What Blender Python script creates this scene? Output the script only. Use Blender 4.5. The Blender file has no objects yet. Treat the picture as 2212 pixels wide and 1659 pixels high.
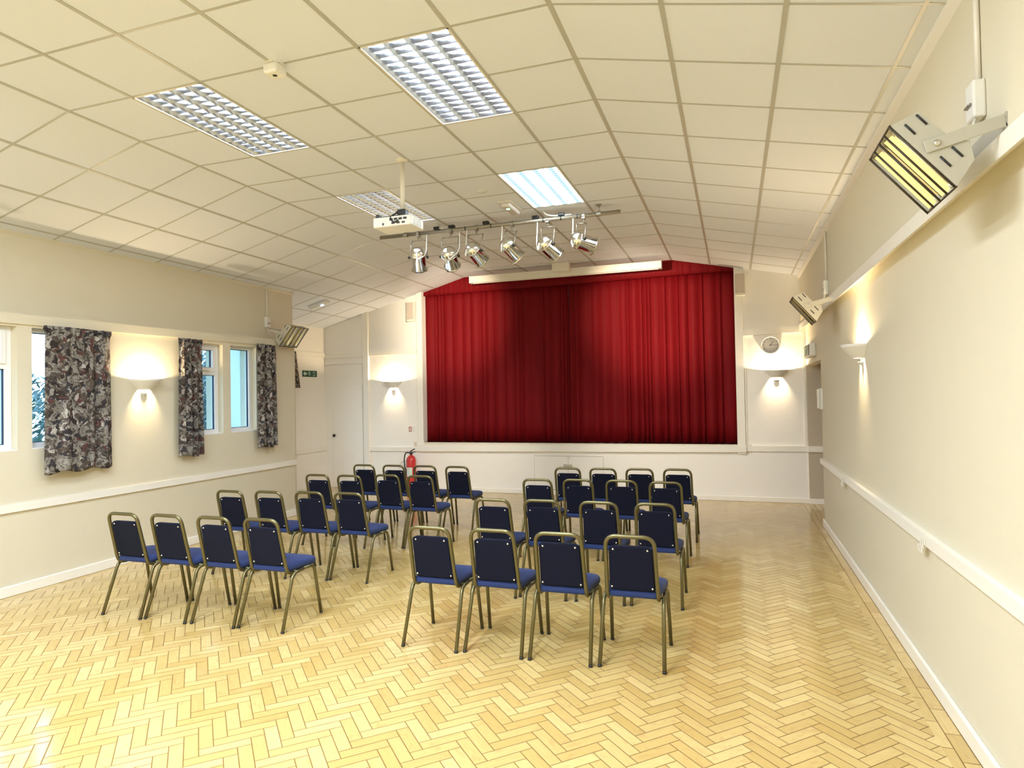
import bpy, bmesh, math, random
from mathutils import Vector, Matrix
PI=math.pi
random.seed(7)
SC=bpy.context.scene
COL=SC.collection

# ------------------------------------------------------------------ geometry constants (metres)
H=1.6915                      # eye height of the camera
YS=10.483                     # stage wall
XR=1.0275; XRU=0.965          # right wall below / above its rail
XL=-6.06;  XLU=-6.35          # left wall below / above its rail
XB=-7.381                     # wall of the bay at the left
YE=7.86;   YU=8.2             # where the left wall ends (below / above rail)
HC=3.798                      # flat part of the ceiling
L0=-.8906; L6=L0-3.6; T0=3.3325
AR=.2120; AL=.2602
YB0=-3.2                      # wall behind the camera
def ceil_z(x):
    if x>L0: return HC-(x-L0)*math.tan(AR)
    if x<L6: return HC-(L6-x)*math.tan(AL)
    return HC

# ------------------------------------------------------------------ small mesh builder
class MB:
    def __init__(s): s.v=[]; s.f=[]; s.mi=[]; s.m=0; s.smooth=[]
    def add(s,vs,fs,smooth=False,M=None):
        o=len(s.v)
        for p in vs:
            p=Vector(p)
            s.v.append(tuple(M@p) if M else tuple(p))
        for f in fs:
            s.f.append(tuple(i+o for i in f)); s.mi.append(s.m); s.smooth.append(smooth)
    def box(s,x0,x1,y0,y1,z0,z1,M=None):
        vs=[(x,y,z) for x in(x0,x1) for y in(y0,y1) for z in(z0,z1)]
        s.add(vs,[(0,1,3,2),(4,6,7,5),(0,4,5,1),(2,3,7,6),(0,2,6,4),(1,5,7,3)],M=M)
    def cbox(s,c,d,M=None): s.box(c[0]-d[0]/2,c[0]+d[0]/2,c[1]-d[1]/2,c[1]+d[1]/2,c[2]-d[2]/2,c[2]+d[2]/2,M=M)
    def bbox(s,x0,x1,y0,y1,z0,z1,b=.005,seg=2,M=None):
        bm=bmesh.new(); bmesh.ops.create_cube(bm,size=1)
        for v in bm.verts: v.co=Vector(((x0+x1)/2+v.co.x*(x1-x0),(y0+y1)/2+v.co.y*(y1-y0),(z0+z1)/2+v.co.z*(z1-z0)))
        bmesh.ops.bevel(bm,geom=bm.edges[:],offset=b,segments=seg,affect='EDGES',profile=.5)
        bm.verts.index_update()
        s.add([v.co.copy() for v in bm.verts],[tuple(v.index for v in f.verts) for f in bm.faces],smooth=False,M=M); bm.free()
    def tube(s,path,r,n=10,cap=True,M=None,smooth=True):
        path=[Vector(p) for p in path]; rs=r if isinstance(r,(list,tuple)) else [r]*len(path)
        T=[]
        for i in range(len(path)):
            a=path[max(i-1,0)]; b=path[min(i+1,len(path)-1)]; T.append((b-a).normalized())
        u=T[0].orthogonal().normalized(); vs=[]
        for i,p in enumerate(path):
            u=(u-T[i]*u.dot(T[i])).normalized(); w=T[i].cross(u)
            for k in range(n):
                a=2*PI*k/n; vs.append(p+(u*math.cos(a)+w*math.sin(a))*rs[i])
        fs=[]
        for i in range(len(path)-1):
            for k in range(n): fs.append((i*n+k,i*n+(k+1)%n,(i+1)*n+(k+1)%n,(i+1)*n+k))
        s.add(vs,fs,smooth,M)
        if cap:
            o=(len(path)-1)*n
            s.add([vs[k] for k in range(n)],[tuple(reversed(range(n)))],False,M)
            s.add([vs[o+k] for k in range(n)],[tuple(range(n))],False,M)
    def lathe(s,prof,n=24,M=None,a0=0,a1=2*PI,smooth=True):
        closed=abs(a1-a0-2*PI)<1e-6; cols=n if closed else n+1; vs=[]
        for i in range(cols):
            a=a0+(a1-a0)*i/n
            for r,z in prof: vs.append((r*math.cos(a),r*math.sin(a),z))
        m=len(prof); fs=[]
        for i in range(n):
            j=(i+1)%cols
            for k in range(m-1): fs.append((i*m+k,j*m+k,j*m+k+1,i*m+k+1))
        s.add(vs,fs,smooth,M)
    def prism(s,poly,a,b,axis='y',M=None):
        # poly: 2-D outline, extruded from a to b along axis
        def P(p,t):
            if axis=='y': return (p[0],t,p[1])
            if axis=='x': return (t,p[0],p[1])
            return (p[0],p[1],t)
        n=len(poly); vs=[P(p,a) for p in poly]+[P(p,b) for p in poly]
        fs=[tuple(range(n)),tuple(reversed(range(n,2*n)))]+[(i,i+n,(i+1)%n+n,(i+1)%n) for i in range(n)]
        s.add(vs,fs,M=M)
    def mesh(s,name,mats):
        me=bpy.data.meshes.new(name); me.from_pydata(s.v,[],s.f)
        for m in (mats if isinstance(mats,(list,tuple)) else [mats]): me.materials.append(m)
        for i,p in enumerate(me.polygons): p.material_index=s.mi[i]; p.use_smooth=s.smooth[i]
        bm=bmesh.new(); bm.from_mesh(me)
        bmesh.ops.remove_doubles(bm,verts=bm.verts,dist=1e-5)
        bmesh.ops.recalc_face_normals(bm,faces=bm.faces); bm.to_mesh(me); bm.free()
        me.update(); return me
    def obj(s,name,mats,parent=None,loc=None,mat4=None):
        o=bpy.data.objects.new(name,s.mesh(name,mats)); COL.objects.link(o)
        if parent is not None: o.parent=parent
        if loc is not None: o.location=loc
        if mat4 is not None: o.matrix_local=mat4
        return o
def tag(o,label,cat,group=None):
    o['label']=label; o['category']=cat
    if group: o['group']=group
    return o
def thing(name,label,cat,loc=(0,0,0),rz=0,group=None):
    o=bpy.data.objects.new(name,None); COL.objects.link(o); o.empty_display_size=.05
    o.location=loc; o.rotation_euler=(0,0,rz); return tag(o,label,cat,group)
def struct(o,label=None,cat=None):
    o['kind']='structure'
    if label: o['label']=label
    if cat: o['category']=cat
    return o
def fillet(pts,rad,n=6):
    pts=[Vector(p) for p in pts]; out=[pts[0]]
    for i in range(1,len(pts)-1):
        p=pts[i]; a=(pts[i-1]-p); b=(pts[i+1]-p)
        r=min(rad,a.length*.49,b.length*.49); A=p+a.normalized()*r; B=p+b.normalized()*r
        for k in range(n+1):
            t=k/n; out.append(A*(1-t)**2+p*2*t*(1-t)+B*t*t)
    out.append(pts[-1]); return out
def basis(origin,zdir,up=(0,0,1)):
    z=Vector(zdir).normalized(); u=Vector(up); x=u.cross(z)
    if x.length<1e-4: x=Vector((1,0,0))
    x.normalize(); y=z.cross(x)
    M=Matrix((x,y,z)).transposed().to_4x4(); M.translation=Vector(origin); return M
def dup(root,loc=None,label=None,group=None,rz=None):
    r=root.copy(); COL.objects.link(r)
    if loc is not None: r.location=loc
    if rz is not None: r.rotation_euler=(0,0,rz)
    if label: r['label']=label
    if group: r['group']=group
    for ch in list(root.children):
        c=ch.copy(); COL.objects.link(c); c.parent=r
        for g in list(ch.children):
            d=g.copy(); COL.objects.link(d); d.parent=c
    return r

# ------------------------------------------------------------------ materials
def M_(name): 
    m=bpy.data.materials.new(name); m.use_nodes=True; return m,m.node_tree,m.node_tree.nodes['Principled BSDF']
def simple(name,col,rough=.5,metal=0,var=.04,scale=30,bump=0,bscale=200,coat=0,sheen=0,spec=None):
    m,nt,b=M_(name); N=nt.nodes; Lk=nt.links
    tc=N.new('ShaderNodeTexCoord'); nz=N.new('ShaderNodeTexNoise'); nz.inputs['Scale'].default_value=scale; nz.inputs['Detail'].default_value=4
    Lk.new(tc.outputs['Object'],nz.inputs['Vector'])
    mx=N.new('ShaderNodeMix'); mx.data_type='RGBA'; mx.inputs[6].default_value=tuple(c*(1-var) for c in col)+(1,); mx.inputs[7].default_value=tuple(min(1,c*(1+var)) for c in col)+(1,)
    Lk.new(nz.outputs['Fac'],mx.inputs[0]); Lk.new(mx.outputs[2],b.inputs['Base Color'])
    b.inputs['Roughness'].default_value=rough; b.inputs['Metallic'].default_value=metal
    if spec is not None: b.inputs['Specular IOR Level'].default_value=spec
    if coat: b.inputs['Coat Weight'].default_value=coat; b.inputs['Coat Roughness'].default_value=.1
    if sheen: b.inputs['Sheen Weight'].default_value=sheen; b.inputs['Sheen Roughness'].default_value=.4
    if bump:
        n2=N.new('ShaderNodeTexNoise'); n2.inputs['Scale'].default_value=bscale; n2.inputs['Detail'].default_value=3; Lk.new(tc.outputs['Object'],n2.inputs['Vector'])
        bp=N.new('ShaderNodeBump'); bp.inputs['Strength'].default_value=bump; bp.inputs['Distance'].default_value=.002
        Lk.new(n2.outputs['Fac'],bp.inputs['Height']); Lk.new(bp.outputs['Normal'],b.inputs['Normal'])
    return m
def emit(name,col,strength):
    m,nt,b=M_(name); b.inputs['Base Color'].default_value=(.8,.8,.8,1)
    b.inputs['Emission Color'].default_value=col+(1,); b.inputs['Emission Strength'].default_value=strength
    tc=nt.nodes.new('ShaderNodeTexCoord'); return m
WALL=(.69,.635,.495); WALLS=(.88,.85,.80)
m_wall=simple('cream_wall_paint',WALL,.62,var=.015,scale=6,bump=.25,bscale=90)
m_wall2=simple('pale_stage_wall_paint',WALLS,.55,var=.012,scale=6,bump=.15,bscale=90)
m_trim=simple('white_gloss_paint',(.86,.83,.76),.32,var=.012,scale=20)
m_tile=simple('mineral_fibre_ceiling_tile',(.725,.76,.835),.85,var=.05,scale=160,bump=.4,bscale=420)
m_grid=simple('ceiling_tee_bar',(.44,.43,.385),.38,var=.02)
m_white=simple('white_plastic',(.80,.78,.72),.35,var=.02)
m_whitemetal=simple('white_painted_steel',(.78,.74,.66),.3,var=.03)
m_beige=simple('beige_painted_steel',(.44,.42,.35),.42,var=.03)
m_black=simple('black_plastic',(.012,.012,.013),.4,var=.1)
m_brass=simple('antique_gold_tube',(.155,.135,.062),.34,metal=.75,var=.12,scale=60)
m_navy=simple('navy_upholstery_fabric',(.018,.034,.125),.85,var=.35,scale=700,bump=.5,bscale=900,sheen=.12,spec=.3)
m_navyshade=simple('navy_shaded_backrest_fabric',(.0045,.006,.019),.9,var=.35,scale=700,bump=.5,bscale=900,sheen=.03,spec=.2)  # darker copy of the seat fabric: the backs' unlit look put into colour
m_chrome=simple('polished_aluminium',(.86,.85,.82),.09,metal=1,var=.03,scale=15)
m_steel=simple('brushed_steel',(.62,.60,.55),.3,metal=1,var=.05)
m_silver=simple('silver_bolt_head',(.8,.8,.78),.2,metal=.8)
m_yoke=simple('grey_zinc_bracket',(.33,.30,.25),.4,metal=.7,var=.08)
m_wire=simple('dark_guard_wire',(.055,.04,.02),.45,metal=.4)
m_reflect=simple('heater_reflector_sheet',(.92,.88,.72),.14,metal=1,var=.02)
m_red=simple('extinguisher_red_enamel',(.52,.022,.02),.25,coat=.5)
m_green=simple('sign_green',(.01,.07,.045),.4)
m_signwhite=simple('sign_white',(.62,.70,.62),.5)
m_upvc=simple('white_upvc',(.82,.82,.82),.28,var=.01)
m_gasket=simple('black_window_gasket',(.01,.02,.05),.6)
m_render=simple('pale_render',(.78,.80,.80),.9,var=.04,scale=3)
m_sillmat=simple('stage_boards',(.66,.58,.46),.45,var=.06)
m_clockface=simple('shaded_clock_face',(.47,.46,.45),.5,var=.02)  # face greyed in its colour for the shade it sits in
m_lens=simple('spot_lens_dark',(.03,.03,.03),.05,coat=1)
m_tube=emit('fluorescent_tube',(.80,.93,1.08),62.0)
m_led=emit('green_indicator',(.15,1,.45),8)
m_ledblue=emit('blue_white_indicator',(.6,.85,1),6)
m_louvre=simple('louvre_aluminium',(.66,.69,.74),.2,metal=1,var=.02)
m_tray=simple('luminaire_tray_white',(.60,.62,.65),.45)

# light diffuser of the fully bright panel: ribbed, the glow of its tubes painted as striped emission
def mk_diff():
    m,nt,b=M_('lit_prismatic_diffuser'); N=nt.nodes; Lk=nt.links
    tc=N.new('ShaderNodeTexCoord'); sp=N.new('ShaderNodeSeparateXYZ'); Lk.new(tc.outputs['Object'],sp.inputs[0])
    w=N.new('ShaderNodeMath'); w.operation='MULTIPLY'; w.inputs[1].default_value=2*PI/.15; Lk.new(sp.outputs['X'],w.inputs[0])
    c=N.new('ShaderNodeMath'); c.operation='COSINE'; Lk.new(w.outputs[0],c.inputs[0])
    w2=N.new('ShaderNodeMath'); w2.operation='MULTIPLY'; w2.inputs[1].default_value=2*PI/.055; Lk.new(sp.outputs['Y'],w2.inputs[0])
    c2=N.new('ShaderNodeMath'); c2.operation='COSINE'; Lk.new(w2.outputs[0],c2.inputs[0])
    mu=N.new('ShaderNodeMath'); mu.operation='MULTIPLY'; Lk.new(c2.outputs[0],mu.inputs[0]); mu.inputs[1].default_value=.35
    ad=N.new('ShaderNodeMath'); ad.operation='ADD'; Lk.new(c.outputs[0],ad.inputs[0]); Lk.new(mu.outputs[0],ad.inputs[1])
    r=N.new('ShaderNodeMapRange'); r.inputs[1].default_value=-.75; r.inputs[2].default_value=.75; r.inputs[3].default_value=.0; r.inputs[4].default_value=1
    Lk.new(ad.outputs[0],r.inputs[0])
    mx=N.new('ShaderNodeMix'); mx.data_type='RGBA'; mx.inputs[6].default_value=(.009,.023,.031,1); mx.inputs[7].default_value=(.86,1.0,1.08,1); Lk.new(r.outputs[0],mx.inputs[0])
    Lk.new(mx.outputs[2],b.inputs['Emission Color']); b.inputs['Emission Strength'].default_value=30
    b.inputs['Base Color'].default_value=(.12,.14,.16,1); b.inputs['Roughness'].default_value=.3
    return m
m_diff=mk_diff()

# node-expression helper
class NX:
    def __init__(s,nt): s.nt=nt
    def _in(s,sock,v):
        if isinstance(v,(int,float)): sock.default_value=v
        else: s.nt.links.new(v,sock)
    def m(s,op,a,b=0,c=0):
        n=s.nt.nodes.new('ShaderNodeMath'); n.operation=op
        for i,v in enumerate((a,b,c)): s._in(n.inputs[i],v)
        return n.outputs[0]
    def add(s,a,b): return s.m('ADD',a,b)
    def sub(s,a,b): return s.m('SUBTRACT',a,b)
    def mul(s,a,b): return s.m('MULTIPLY',a,b)
    def div(s,a,b): return s.m('DIVIDE',a,b)
    def floor(s,a): return s.m('FLOOR',a)
    def lt(s,a,b): return s.m('LESS_THAN',a,b)
    def gt(s,a,b): return s.m('GREATER_THAN',a,b)
    def min(s,a,b): return s.m('MINIMUM',a,b)
    def mix(s,f,a,b): # float mix
        return s.add(s.mul(s.sub(1,f),a),s.mul(f,b))
    def comb(s,x,y,z):
        n=s.nt.nodes.new('ShaderNodeCombineXYZ')
        for i,v in enumerate((x,y,z)): s._in(n.inputs[i],v)
        return n.outputs[0]
    def ramp(s,f,stops):
        n=s.nt.nodes.new('ShaderNodeValToRGB'); e=n.color_ramp.elements
        while len(e)<len(stops): e.new(.5)
        for i,(p,c) in enumerate(stops): e[i].position=p; e[i].color=c+(1,)
        s.nt.links.new(f,n.inputs[0]); return n
    def noise(s,vec,scale,detail=3,rough=.5,dim='3D'):
        n=s.nt.nodes.new('ShaderNodeTexNoise'); n.inputs['Scale'].default_value=scale; n.inputs['Detail'].default_value=detail; n.inputs['Roughness'].default_value=rough
        s.nt.links.new(vec,n.inputs['Vector']); return n.outputs['Fac']
    def white(s,vec):
        n=s.nt.nodes.new('ShaderNodeTexWhiteNoise'); n.noise_dimensions='3D'; s.nt.links.new(vec,n.inputs['Vector']); return n
    def mixc(s,f,a,b,mode='MIX'):
        n=s.nt.nodes.new('ShaderNodeMix'); n.data_type='RGBA'; n.blend_type=mode
        s._in(n.inputs[0],f)
        for i,v in ((6,a),(7,b)):
            if isinstance(v,tuple): n.inputs[i].default_value=v+(1,)
            else: s.nt.links.new(v,n.inputs[i])
        return n.outputs[2]

# parquet: 45 degree herringbone of oak blocks with a two-block border along the right wall
def mk_floor():
    m,nt,b=M_('herringbone_oak_parquet'); X=NX(nt); N=nt.nodes; Lk=nt.links
    L,W=.2348,.0655
    tc=N.new('ShaderNodeTexCoord'); sp=N.new('ShaderNodeSeparateXYZ'); Lk.new(tc.outputs['Object'],sp.inputs[0])
    x,y=sp.outputs['X'],sp.outputs['Y']
    ox,oy=-.784,3.354
    xs=X.sub(x,ox); ys=X.sub(y,oy); s=math.sqrt(.5)
    u=X.mul(X.add(xs,ys),s); v=X.mul(X.sub(ys,xs),s)
    # H blocks
    d=X.sub(u,v)
    mh=X.floor(X.div(X.add(d,W),2*L)); vv=X.add(v,X.mul(mh,L)); kh=X.floor(X.div(vv,W))
    lv=X.sub(vv,X.mul(kh,W)); lu=X.sub(X.sub(u,X.mul(kh,W)),X.mul(mh,L))
    isH=X.mul(X.m('GREATER_THAN',lu,0),X.lt(lu,L))
    # V blocks
    q=X.sub(X.sub(v,u),W)
    mv=X.mul(X.floor(X.div(X.add(q,W),2*L)),-1); uu=X.sub(u,X.mul(mv,L)); kv=X.floor(X.div(uu,W))
    lw=X.sub(uu,X.mul(kv,W)); ll=X.sub(X.add(X.sub(v,X.mul(kv,W)),X.mul(mv,L)),W)
    along=X.mix(isH,ll,lu); across=X.mix(isH,lw,lv); ia=X.mix(isH,kv,kh); ib=X.mix(isH,mv,mh)
    # border: blocks laid along the wall
    border=X.m('MAXIMUM',X.gt(x,.885),X.lt(x,-5.92))
    bw=X.div(x,.072); bi=X.floor(bw); bacross=X.mul(X.sub(bw,bi),.072)
    by=X.div(X.add(y,X.mul(bi,.117)),.26); bj=X.floor(by); balong=X.mul(X.sub(by,bj),.26)
    along=X.mix(border,along,balong); across=X.mix(border,across,bacross)
    ia=X.mix(border,ia,bi); ib=X.mix(border,ib,bj); kind=X.add(isH,X.mul(border,5))
    wl=X.mix(border,W,.072); ln=X.mix(border,L,.26)
    rnd=X.white(X.comb(ia,ib,X.add(kind,.37)))
    sr=N.new('ShaderNodeSeparateColor'); Lk.new(rnd.outputs['Color'],sr.inputs[0])
    r1,r2,r3=sr.outputs[0],sr.outputs[1],sr.outputs[2]
    edge=X.min(X.min(along,X.sub(ln,along)),X.min(across,X.sub(wl,across)))
    # grain: long along the block
    gv=X.comb(X.add(X.mul(along,5),X.mul(r1,31)),X.add(X.mul(across,55),X.mul(r2,17)),X.mul(r3,9))
    grain=X.noise(gv,2.2,5,.6)
    blot=X.noise(X.comb(X.mul(along,9),X.mul(across,14),X.mul(r1,40)),1.6,2)
    base=X.ramp(r1,[(0,(.60,.435,.155)),(.35,(.67,.505,.20)),(.7,(.72,.555,.235)),(1,(.79,.635,.29))]).outputs[0]
    col=X.mixc(X.mul(X.sub(1,grain),.55),base,(.40,.22,.062))
    col=X.mixc(X.mul(X.gt(blot,.62),.16),col,(.42,.20,.07))
    seamw=X.ramp(X.div(edge,.0040),[(0,(0,0,0)),(.42,(.12,.12,.12)),(1,(1,1,1))])
    inv=X.sub(1,seamw.outputs[0])
    col=X.mixc(X.mul(inv,.85),col,(.12,.058,.016))
    Lk.new(col,b.inputs['Base Color'])
    wear=X.noise(tc.outputs['Object'],1.1,3)
    Lk.new(X.add(X.add(.075,X.mul(wear,.09)),X.add(X.mul(r3,.06),X.mul(inv,.5))),b.inputs['Roughness'])
    Lk.new(X.mul(seamw.outputs[0],.5),b.inputs['Specular IOR Level'])
    Lk.new(X.mul(seamw.outputs[0],.3),b.inputs['Coat Weight']); b.inputs['Coat Roughness'].default_value=.12
    # each block sits at its own tiny tilt
    geo=N.new('ShaderNodeNewGeometry')
    tilt=X.comb(X.mul(X.sub(r2,.5),.026),X.mul(X.sub(r3,.5),.026),0)
    va=N.new('ShaderNodeVectorMath'); va.operation='ADD'; Lk.new(geo.outputs['Normal'],va.inputs[0]); Lk.new(tilt,va.inputs[1])
    nm=N.new('ShaderNodeVectorMath'); nm.operation='NORMALIZE'; Lk.new(va.outputs[0],nm.inputs[0])
    bp=N.new('ShaderNodeBump'); bp.inputs['Strength'].default_value=.35; bp.inputs['Distance'].default_value=.0012
    Lk.new(X.add(seamw.outputs[0],X.mul(grain,.18)),bp.inputs['Height']); Lk.new(nm.outputs[0],bp.inputs['Normal'])
    Lk.new(bp.outputs['Normal'],b.inputs['Normal'])
    return m
m_floor=mk_floor()

def mk_red():
    m,nt,b=M_('crimson_stage_velour'); X=NX(nt); N=nt.nodes; Lk=nt.links
    tc=N.new('ShaderNodeTexCoord'); mp=N.new('ShaderNodeMapping'); mp.inputs['Scale'].default_value=(1,1,.06); Lk.new(tc.outputs['Object'],mp.inputs[0])
    n=X.noise(mp.outputs[0],26,4,.6)
    col=X.mixc(n,(.10,.0004,.0018),(.185,.001,.0045)); Lk.new(col,b.inputs['Base Color'])
    b.inputs['Roughness'].default_value=.7; b.inputs['Sheen Weight'].default_value=.12; b.inputs['Sheen Roughness'].default_value=.35; b.inputs['Sheen Tint'].default_value=(.9,.06,.10,1)
    b.inputs['Specular IOR Level'].default_value=.15
    return m
m_redvel=mk_red()

def mk_floral():
    m,nt,b=M_('floral_print_curtain_cloth'); X=NX(nt); N=nt.nodes; Lk=nt.links
    tc=N.new('ShaderNodeTexCoord'); uv=tc.outputs['UV']
    ns=N.new('ShaderNodeTexNoise'); ns.inputs['Scale'].default_value=9; ns.inputs['Detail'].default_value=3; Lk.new(uv,ns.inputs['Vector'])
    wv=N.new('ShaderNodeMix'); wv.data_type='VECTOR'; wv.inputs[0].default_value=.16; Lk.new(uv,wv.inputs[4]); Lk.new(ns.outputs['Color'],wv.inputs[5])
    vec=wv.outputs[1]
    vo=N.new('ShaderNodeTexVoronoi'); vo.inputs['Scale'].default_value=27; Lk.new(vec,vo.inputs['Vector'])
    sr=N.new('ShaderNodeSeparateColor'); Lk.new(vo.outputs['Color'],sr.inputs[0])
    r=X.ramp(sr.outputs[0],[(0,(.035,.025,.022)),(.15,(.12,.09,.07)),(.32,(.26,.235,.20)),(.52,(.05,.045,.055)),(.62,(.13,.05,.045)),(.68,(.36,.335,.30)),(.86,(.12,.10,.085)),(.95,(.60,.56,.52))])
    r.color_ramp.interpolation='CONSTANT'
    det=X.noise(vec,55,3); 
    col=X.mixc(X.mul(X.gt(det,.56),.75),r.outputs[0],(.045,.035,.033))
    col=X.mixc(X.mul(X.gt(X.noise(vec,33,2),.63),.8),col,(.46,.43,.40))
    Lk.new(col,b.inputs['Base Color']); b.inputs['Roughness'].default_value=.85
    tr=N.new('ShaderNodeBsdfTranslucent'); Lk.new(col,tr.inputs['Color'])
    ms=N.new('ShaderNodeMixShader'); ms.inputs[0].default_value=.3
    out=N['Material Output']; Lk.new(b.outputs[0],ms.inputs[1]); Lk.new(tr.outputs[0],ms.inputs[2]); Lk.new(ms.outputs[0],out.inputs['Surface'])
    return m
m_floral=mk_floral()

def mk_glass():
    m,nt,b=M_('window_glass'); N=nt.nodes; Lk=nt.links; N.remove(b)
    t=N.new('ShaderNodeBsdfTransparent'); t.inputs[0].default_value=(.93,.97,.97,1); g=N.new('ShaderNodeBsdfGlossy'); g.inputs['Roughness'].default_value=.01
    lw=N.new('ShaderNodeLayerWeight'); lw.inputs[0].default_value=.5; pw=N.new('ShaderNodeMath'); pw.operation='POWER'; pw.inputs[1].default_value=4; Lk.new(lw.outputs['Facing'],pw.inputs[0]); f=N.new('ShaderNodeMath'); f.operation='MULTIPLY_ADD'; f.inputs[1].default_value=.6; f.inputs[2].default_value=.03; Lk.new(pw.outputs[0],f.inputs[0]); ms=N.new('ShaderNodeMixShader')
    tc=N.new('ShaderNodeTexCoord')
    Lk.new(f.outputs[0],ms.inputs[0]); Lk.new(t.outputs[0],ms.inputs[1]); Lk.new(g.outputs[0],ms.inputs[2]); Lk.new(ms.outputs[0],N['Material Output'].inputs['Surface'])
    return m
m_glass=mk_glass()
def mk_leaf():
    m,nt,b=M_('hedge_leaf'); X=NX(nt); N=nt.nodes; Lk=nt.links
    geo=N.new('ShaderNodeNewGeometry'); tc=N.new('ShaderNodeTexCoord')
    n=X.noise(tc.outputs['Object'],7,3); col=X.mixc(n,(.05,.10,.085),(.22,.30,.29)); Lk.new(col,b.inputs['Base Color']); b.inputs['Roughness'].default_value=.5
    return m
m_leaf=mk_leaf()
m_stem=simple('shrub_stem',(.34,.33,.28),.8,var=.2)
m_lawn=simple('dusk_lawn',(.20,.30,.18),.95,var=.3,scale=8)

# ------------------------------------------------------------------ room shell
def panel_with_holes(mb,u0,u1,v0,v1,holes,P,depth):
    """wall slab: P(u,v,d) maps wall coords to world, d=0 room face, d=depth outer face"""
    us=sorted({u0,u1,*[h[0] for h in holes],*[h[1] for h in holes]}); vs=sorted({v0,v1,*[h[2] for h in holes],*[h[3] for h in holes]})
    def inh(a,b): return any(h[0]<a<h[1] and h[2]<b<h[3] for h in holes)
    for i in range(len(us)-1):
        for j in range(len(vs)-1):
            if inh((us[i]+us[i+1])/2,(vs[j]+vs[j+1])/2): continue
            for d in (0,depth):
                mb.add([P(us[i],vs[j],d),P(us[i+1],vs[j],d),P(us[i+1],vs[j+1],d),P(us[i],vs[j+1],d)],[(0,1,2,3)])
    def strip(a,b,c,e): mb.add([P(a,b,0),P(c,e,0),P(c,e,depth),P(a,b,depth)],[(0,1,2,3)])
    for r in [(u0,u1,v0,v1)]+list(holes):
        strip(r[0],r[2],r[1],r[2]); strip(r[0],r[3],r[1],r[3]); strip(r[0],r[2],r[0],r[3]); strip(r[1],r[2],r[1],r[3])
# floor
mb=MB(); mb.box(XLU-.1,2.6,YB0-.2,YS+.02,-.12,0); mb.box(XB-.1,XLU-.1,YU-.05,YS+.02,-.12,0); struct(mb.obj('floor',m_floor))
# left wall with its four windows
WIN=[(3.545,4.008),(4.136,4.600),(6.000,6.465),(6.595,7.062)]; WZ=(1.275,2.388)
mb=MB()
panel_with_holes(mb,YB0,YE,-.06,2.47,[(a,b,WZ[0],WZ[1]) for a,b in WIN],lambda u,v,d:(XL-d,u,v),.27)
mb.box(XLU-.2,XLU,YB0,YU,2.4,3.45)
mb.box(XLU-.2,XL-.25,YE-.3,YU,0,2.42)
struct(mb.obj('wall_left',m_wall))
# bay at the left
mb=MB()
panel_with_holes(mb,YU-.0,YS+.2,-.06,3.3,[(8.40,9.40,.12,2.42)],lambda u,v,d:(XB-d,u,v),.25)
struct(mb.obj('wall_bay',m_wall2))
mb=MB(); mb.box(XB-.34,XLU-.19,YU-.14,YU,0,3.4); struct(mb.obj('wall_bay_end',m_render))
# right wall: below rail, with opening at the far end, and the upper boxed-out part
mb=MB()
panel_with_holes(mb,YB0,YS+.2,-.06,2.70,[(8.79,10.472,-.05,2.055)],lambda u,v,d:(XR+d,u,v),.14)
mb.add([(x,y,z) for x in (XRU,XR+.14) for (y,z) in ((YB0,2.565),(YB0,3.55),(YS+.02,3.55),(YS+.02,2.645))],[(0,1,2,3),(7,6,5,4),(0,4,5,1),(1,5,6,2),(2,6,7,3),(3,7,4,0)])
struct(mb.obj('wall_right',m_wall))
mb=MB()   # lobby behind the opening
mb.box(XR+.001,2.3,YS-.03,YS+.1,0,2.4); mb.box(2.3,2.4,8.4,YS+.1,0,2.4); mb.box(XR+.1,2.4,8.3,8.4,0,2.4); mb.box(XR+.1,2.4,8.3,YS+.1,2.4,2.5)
struct(mb.obj('wall_lobby',simple('shaded_lobby_paint',(.50,.43,.33),.6,var=.02)))  # wall paint darkened to tan: the lobby's shade is put into its colour
mb=MB(); mb.box(-8,2.4,YB0-.15,YB0,0,3.9); struct(mb.obj('wall_back',m_wall))
# stage wall with proscenium opening
OX0,OX1,OZ=-5.303,.045,.868
mb=MB()
panel_with_holes(mb,XB-.25,XR+.004,-.06,3.95,[(OX0,OX1,OZ,3.95-.001)],lambda u,v,d:(u,YS+d,v),.14)
struct(mb.obj('wall_stage',m_wall2))
mb=MB(); mb.box(OX0-.3,OX1+.3,YS+1.1,YS+1.2,.5,4.1); mb.box(OX0-.3,OX0-.2,YS+.1,YS+1.2,.5,4.1); mb.box(OX1+.2,OX1+.3,YS+.1,YS+1.2,.5,4.1); mb.box(OX0-.3,OX1+.3,YS+.1,YS+1.2,4,4.1)
struct(mb.obj('wall_backstage',simple('backstage_darkness_paint',(.02,.018,.018),.9)))  # near-black paint stands in for the unlit darkness behind the curtains
mb=MB(); mb.box(OX0-.2,OX1+.2,YS-.005,YS+1.15,.74,OZ); struct(mb.obj('floor_stage',m_sillmat))
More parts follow.
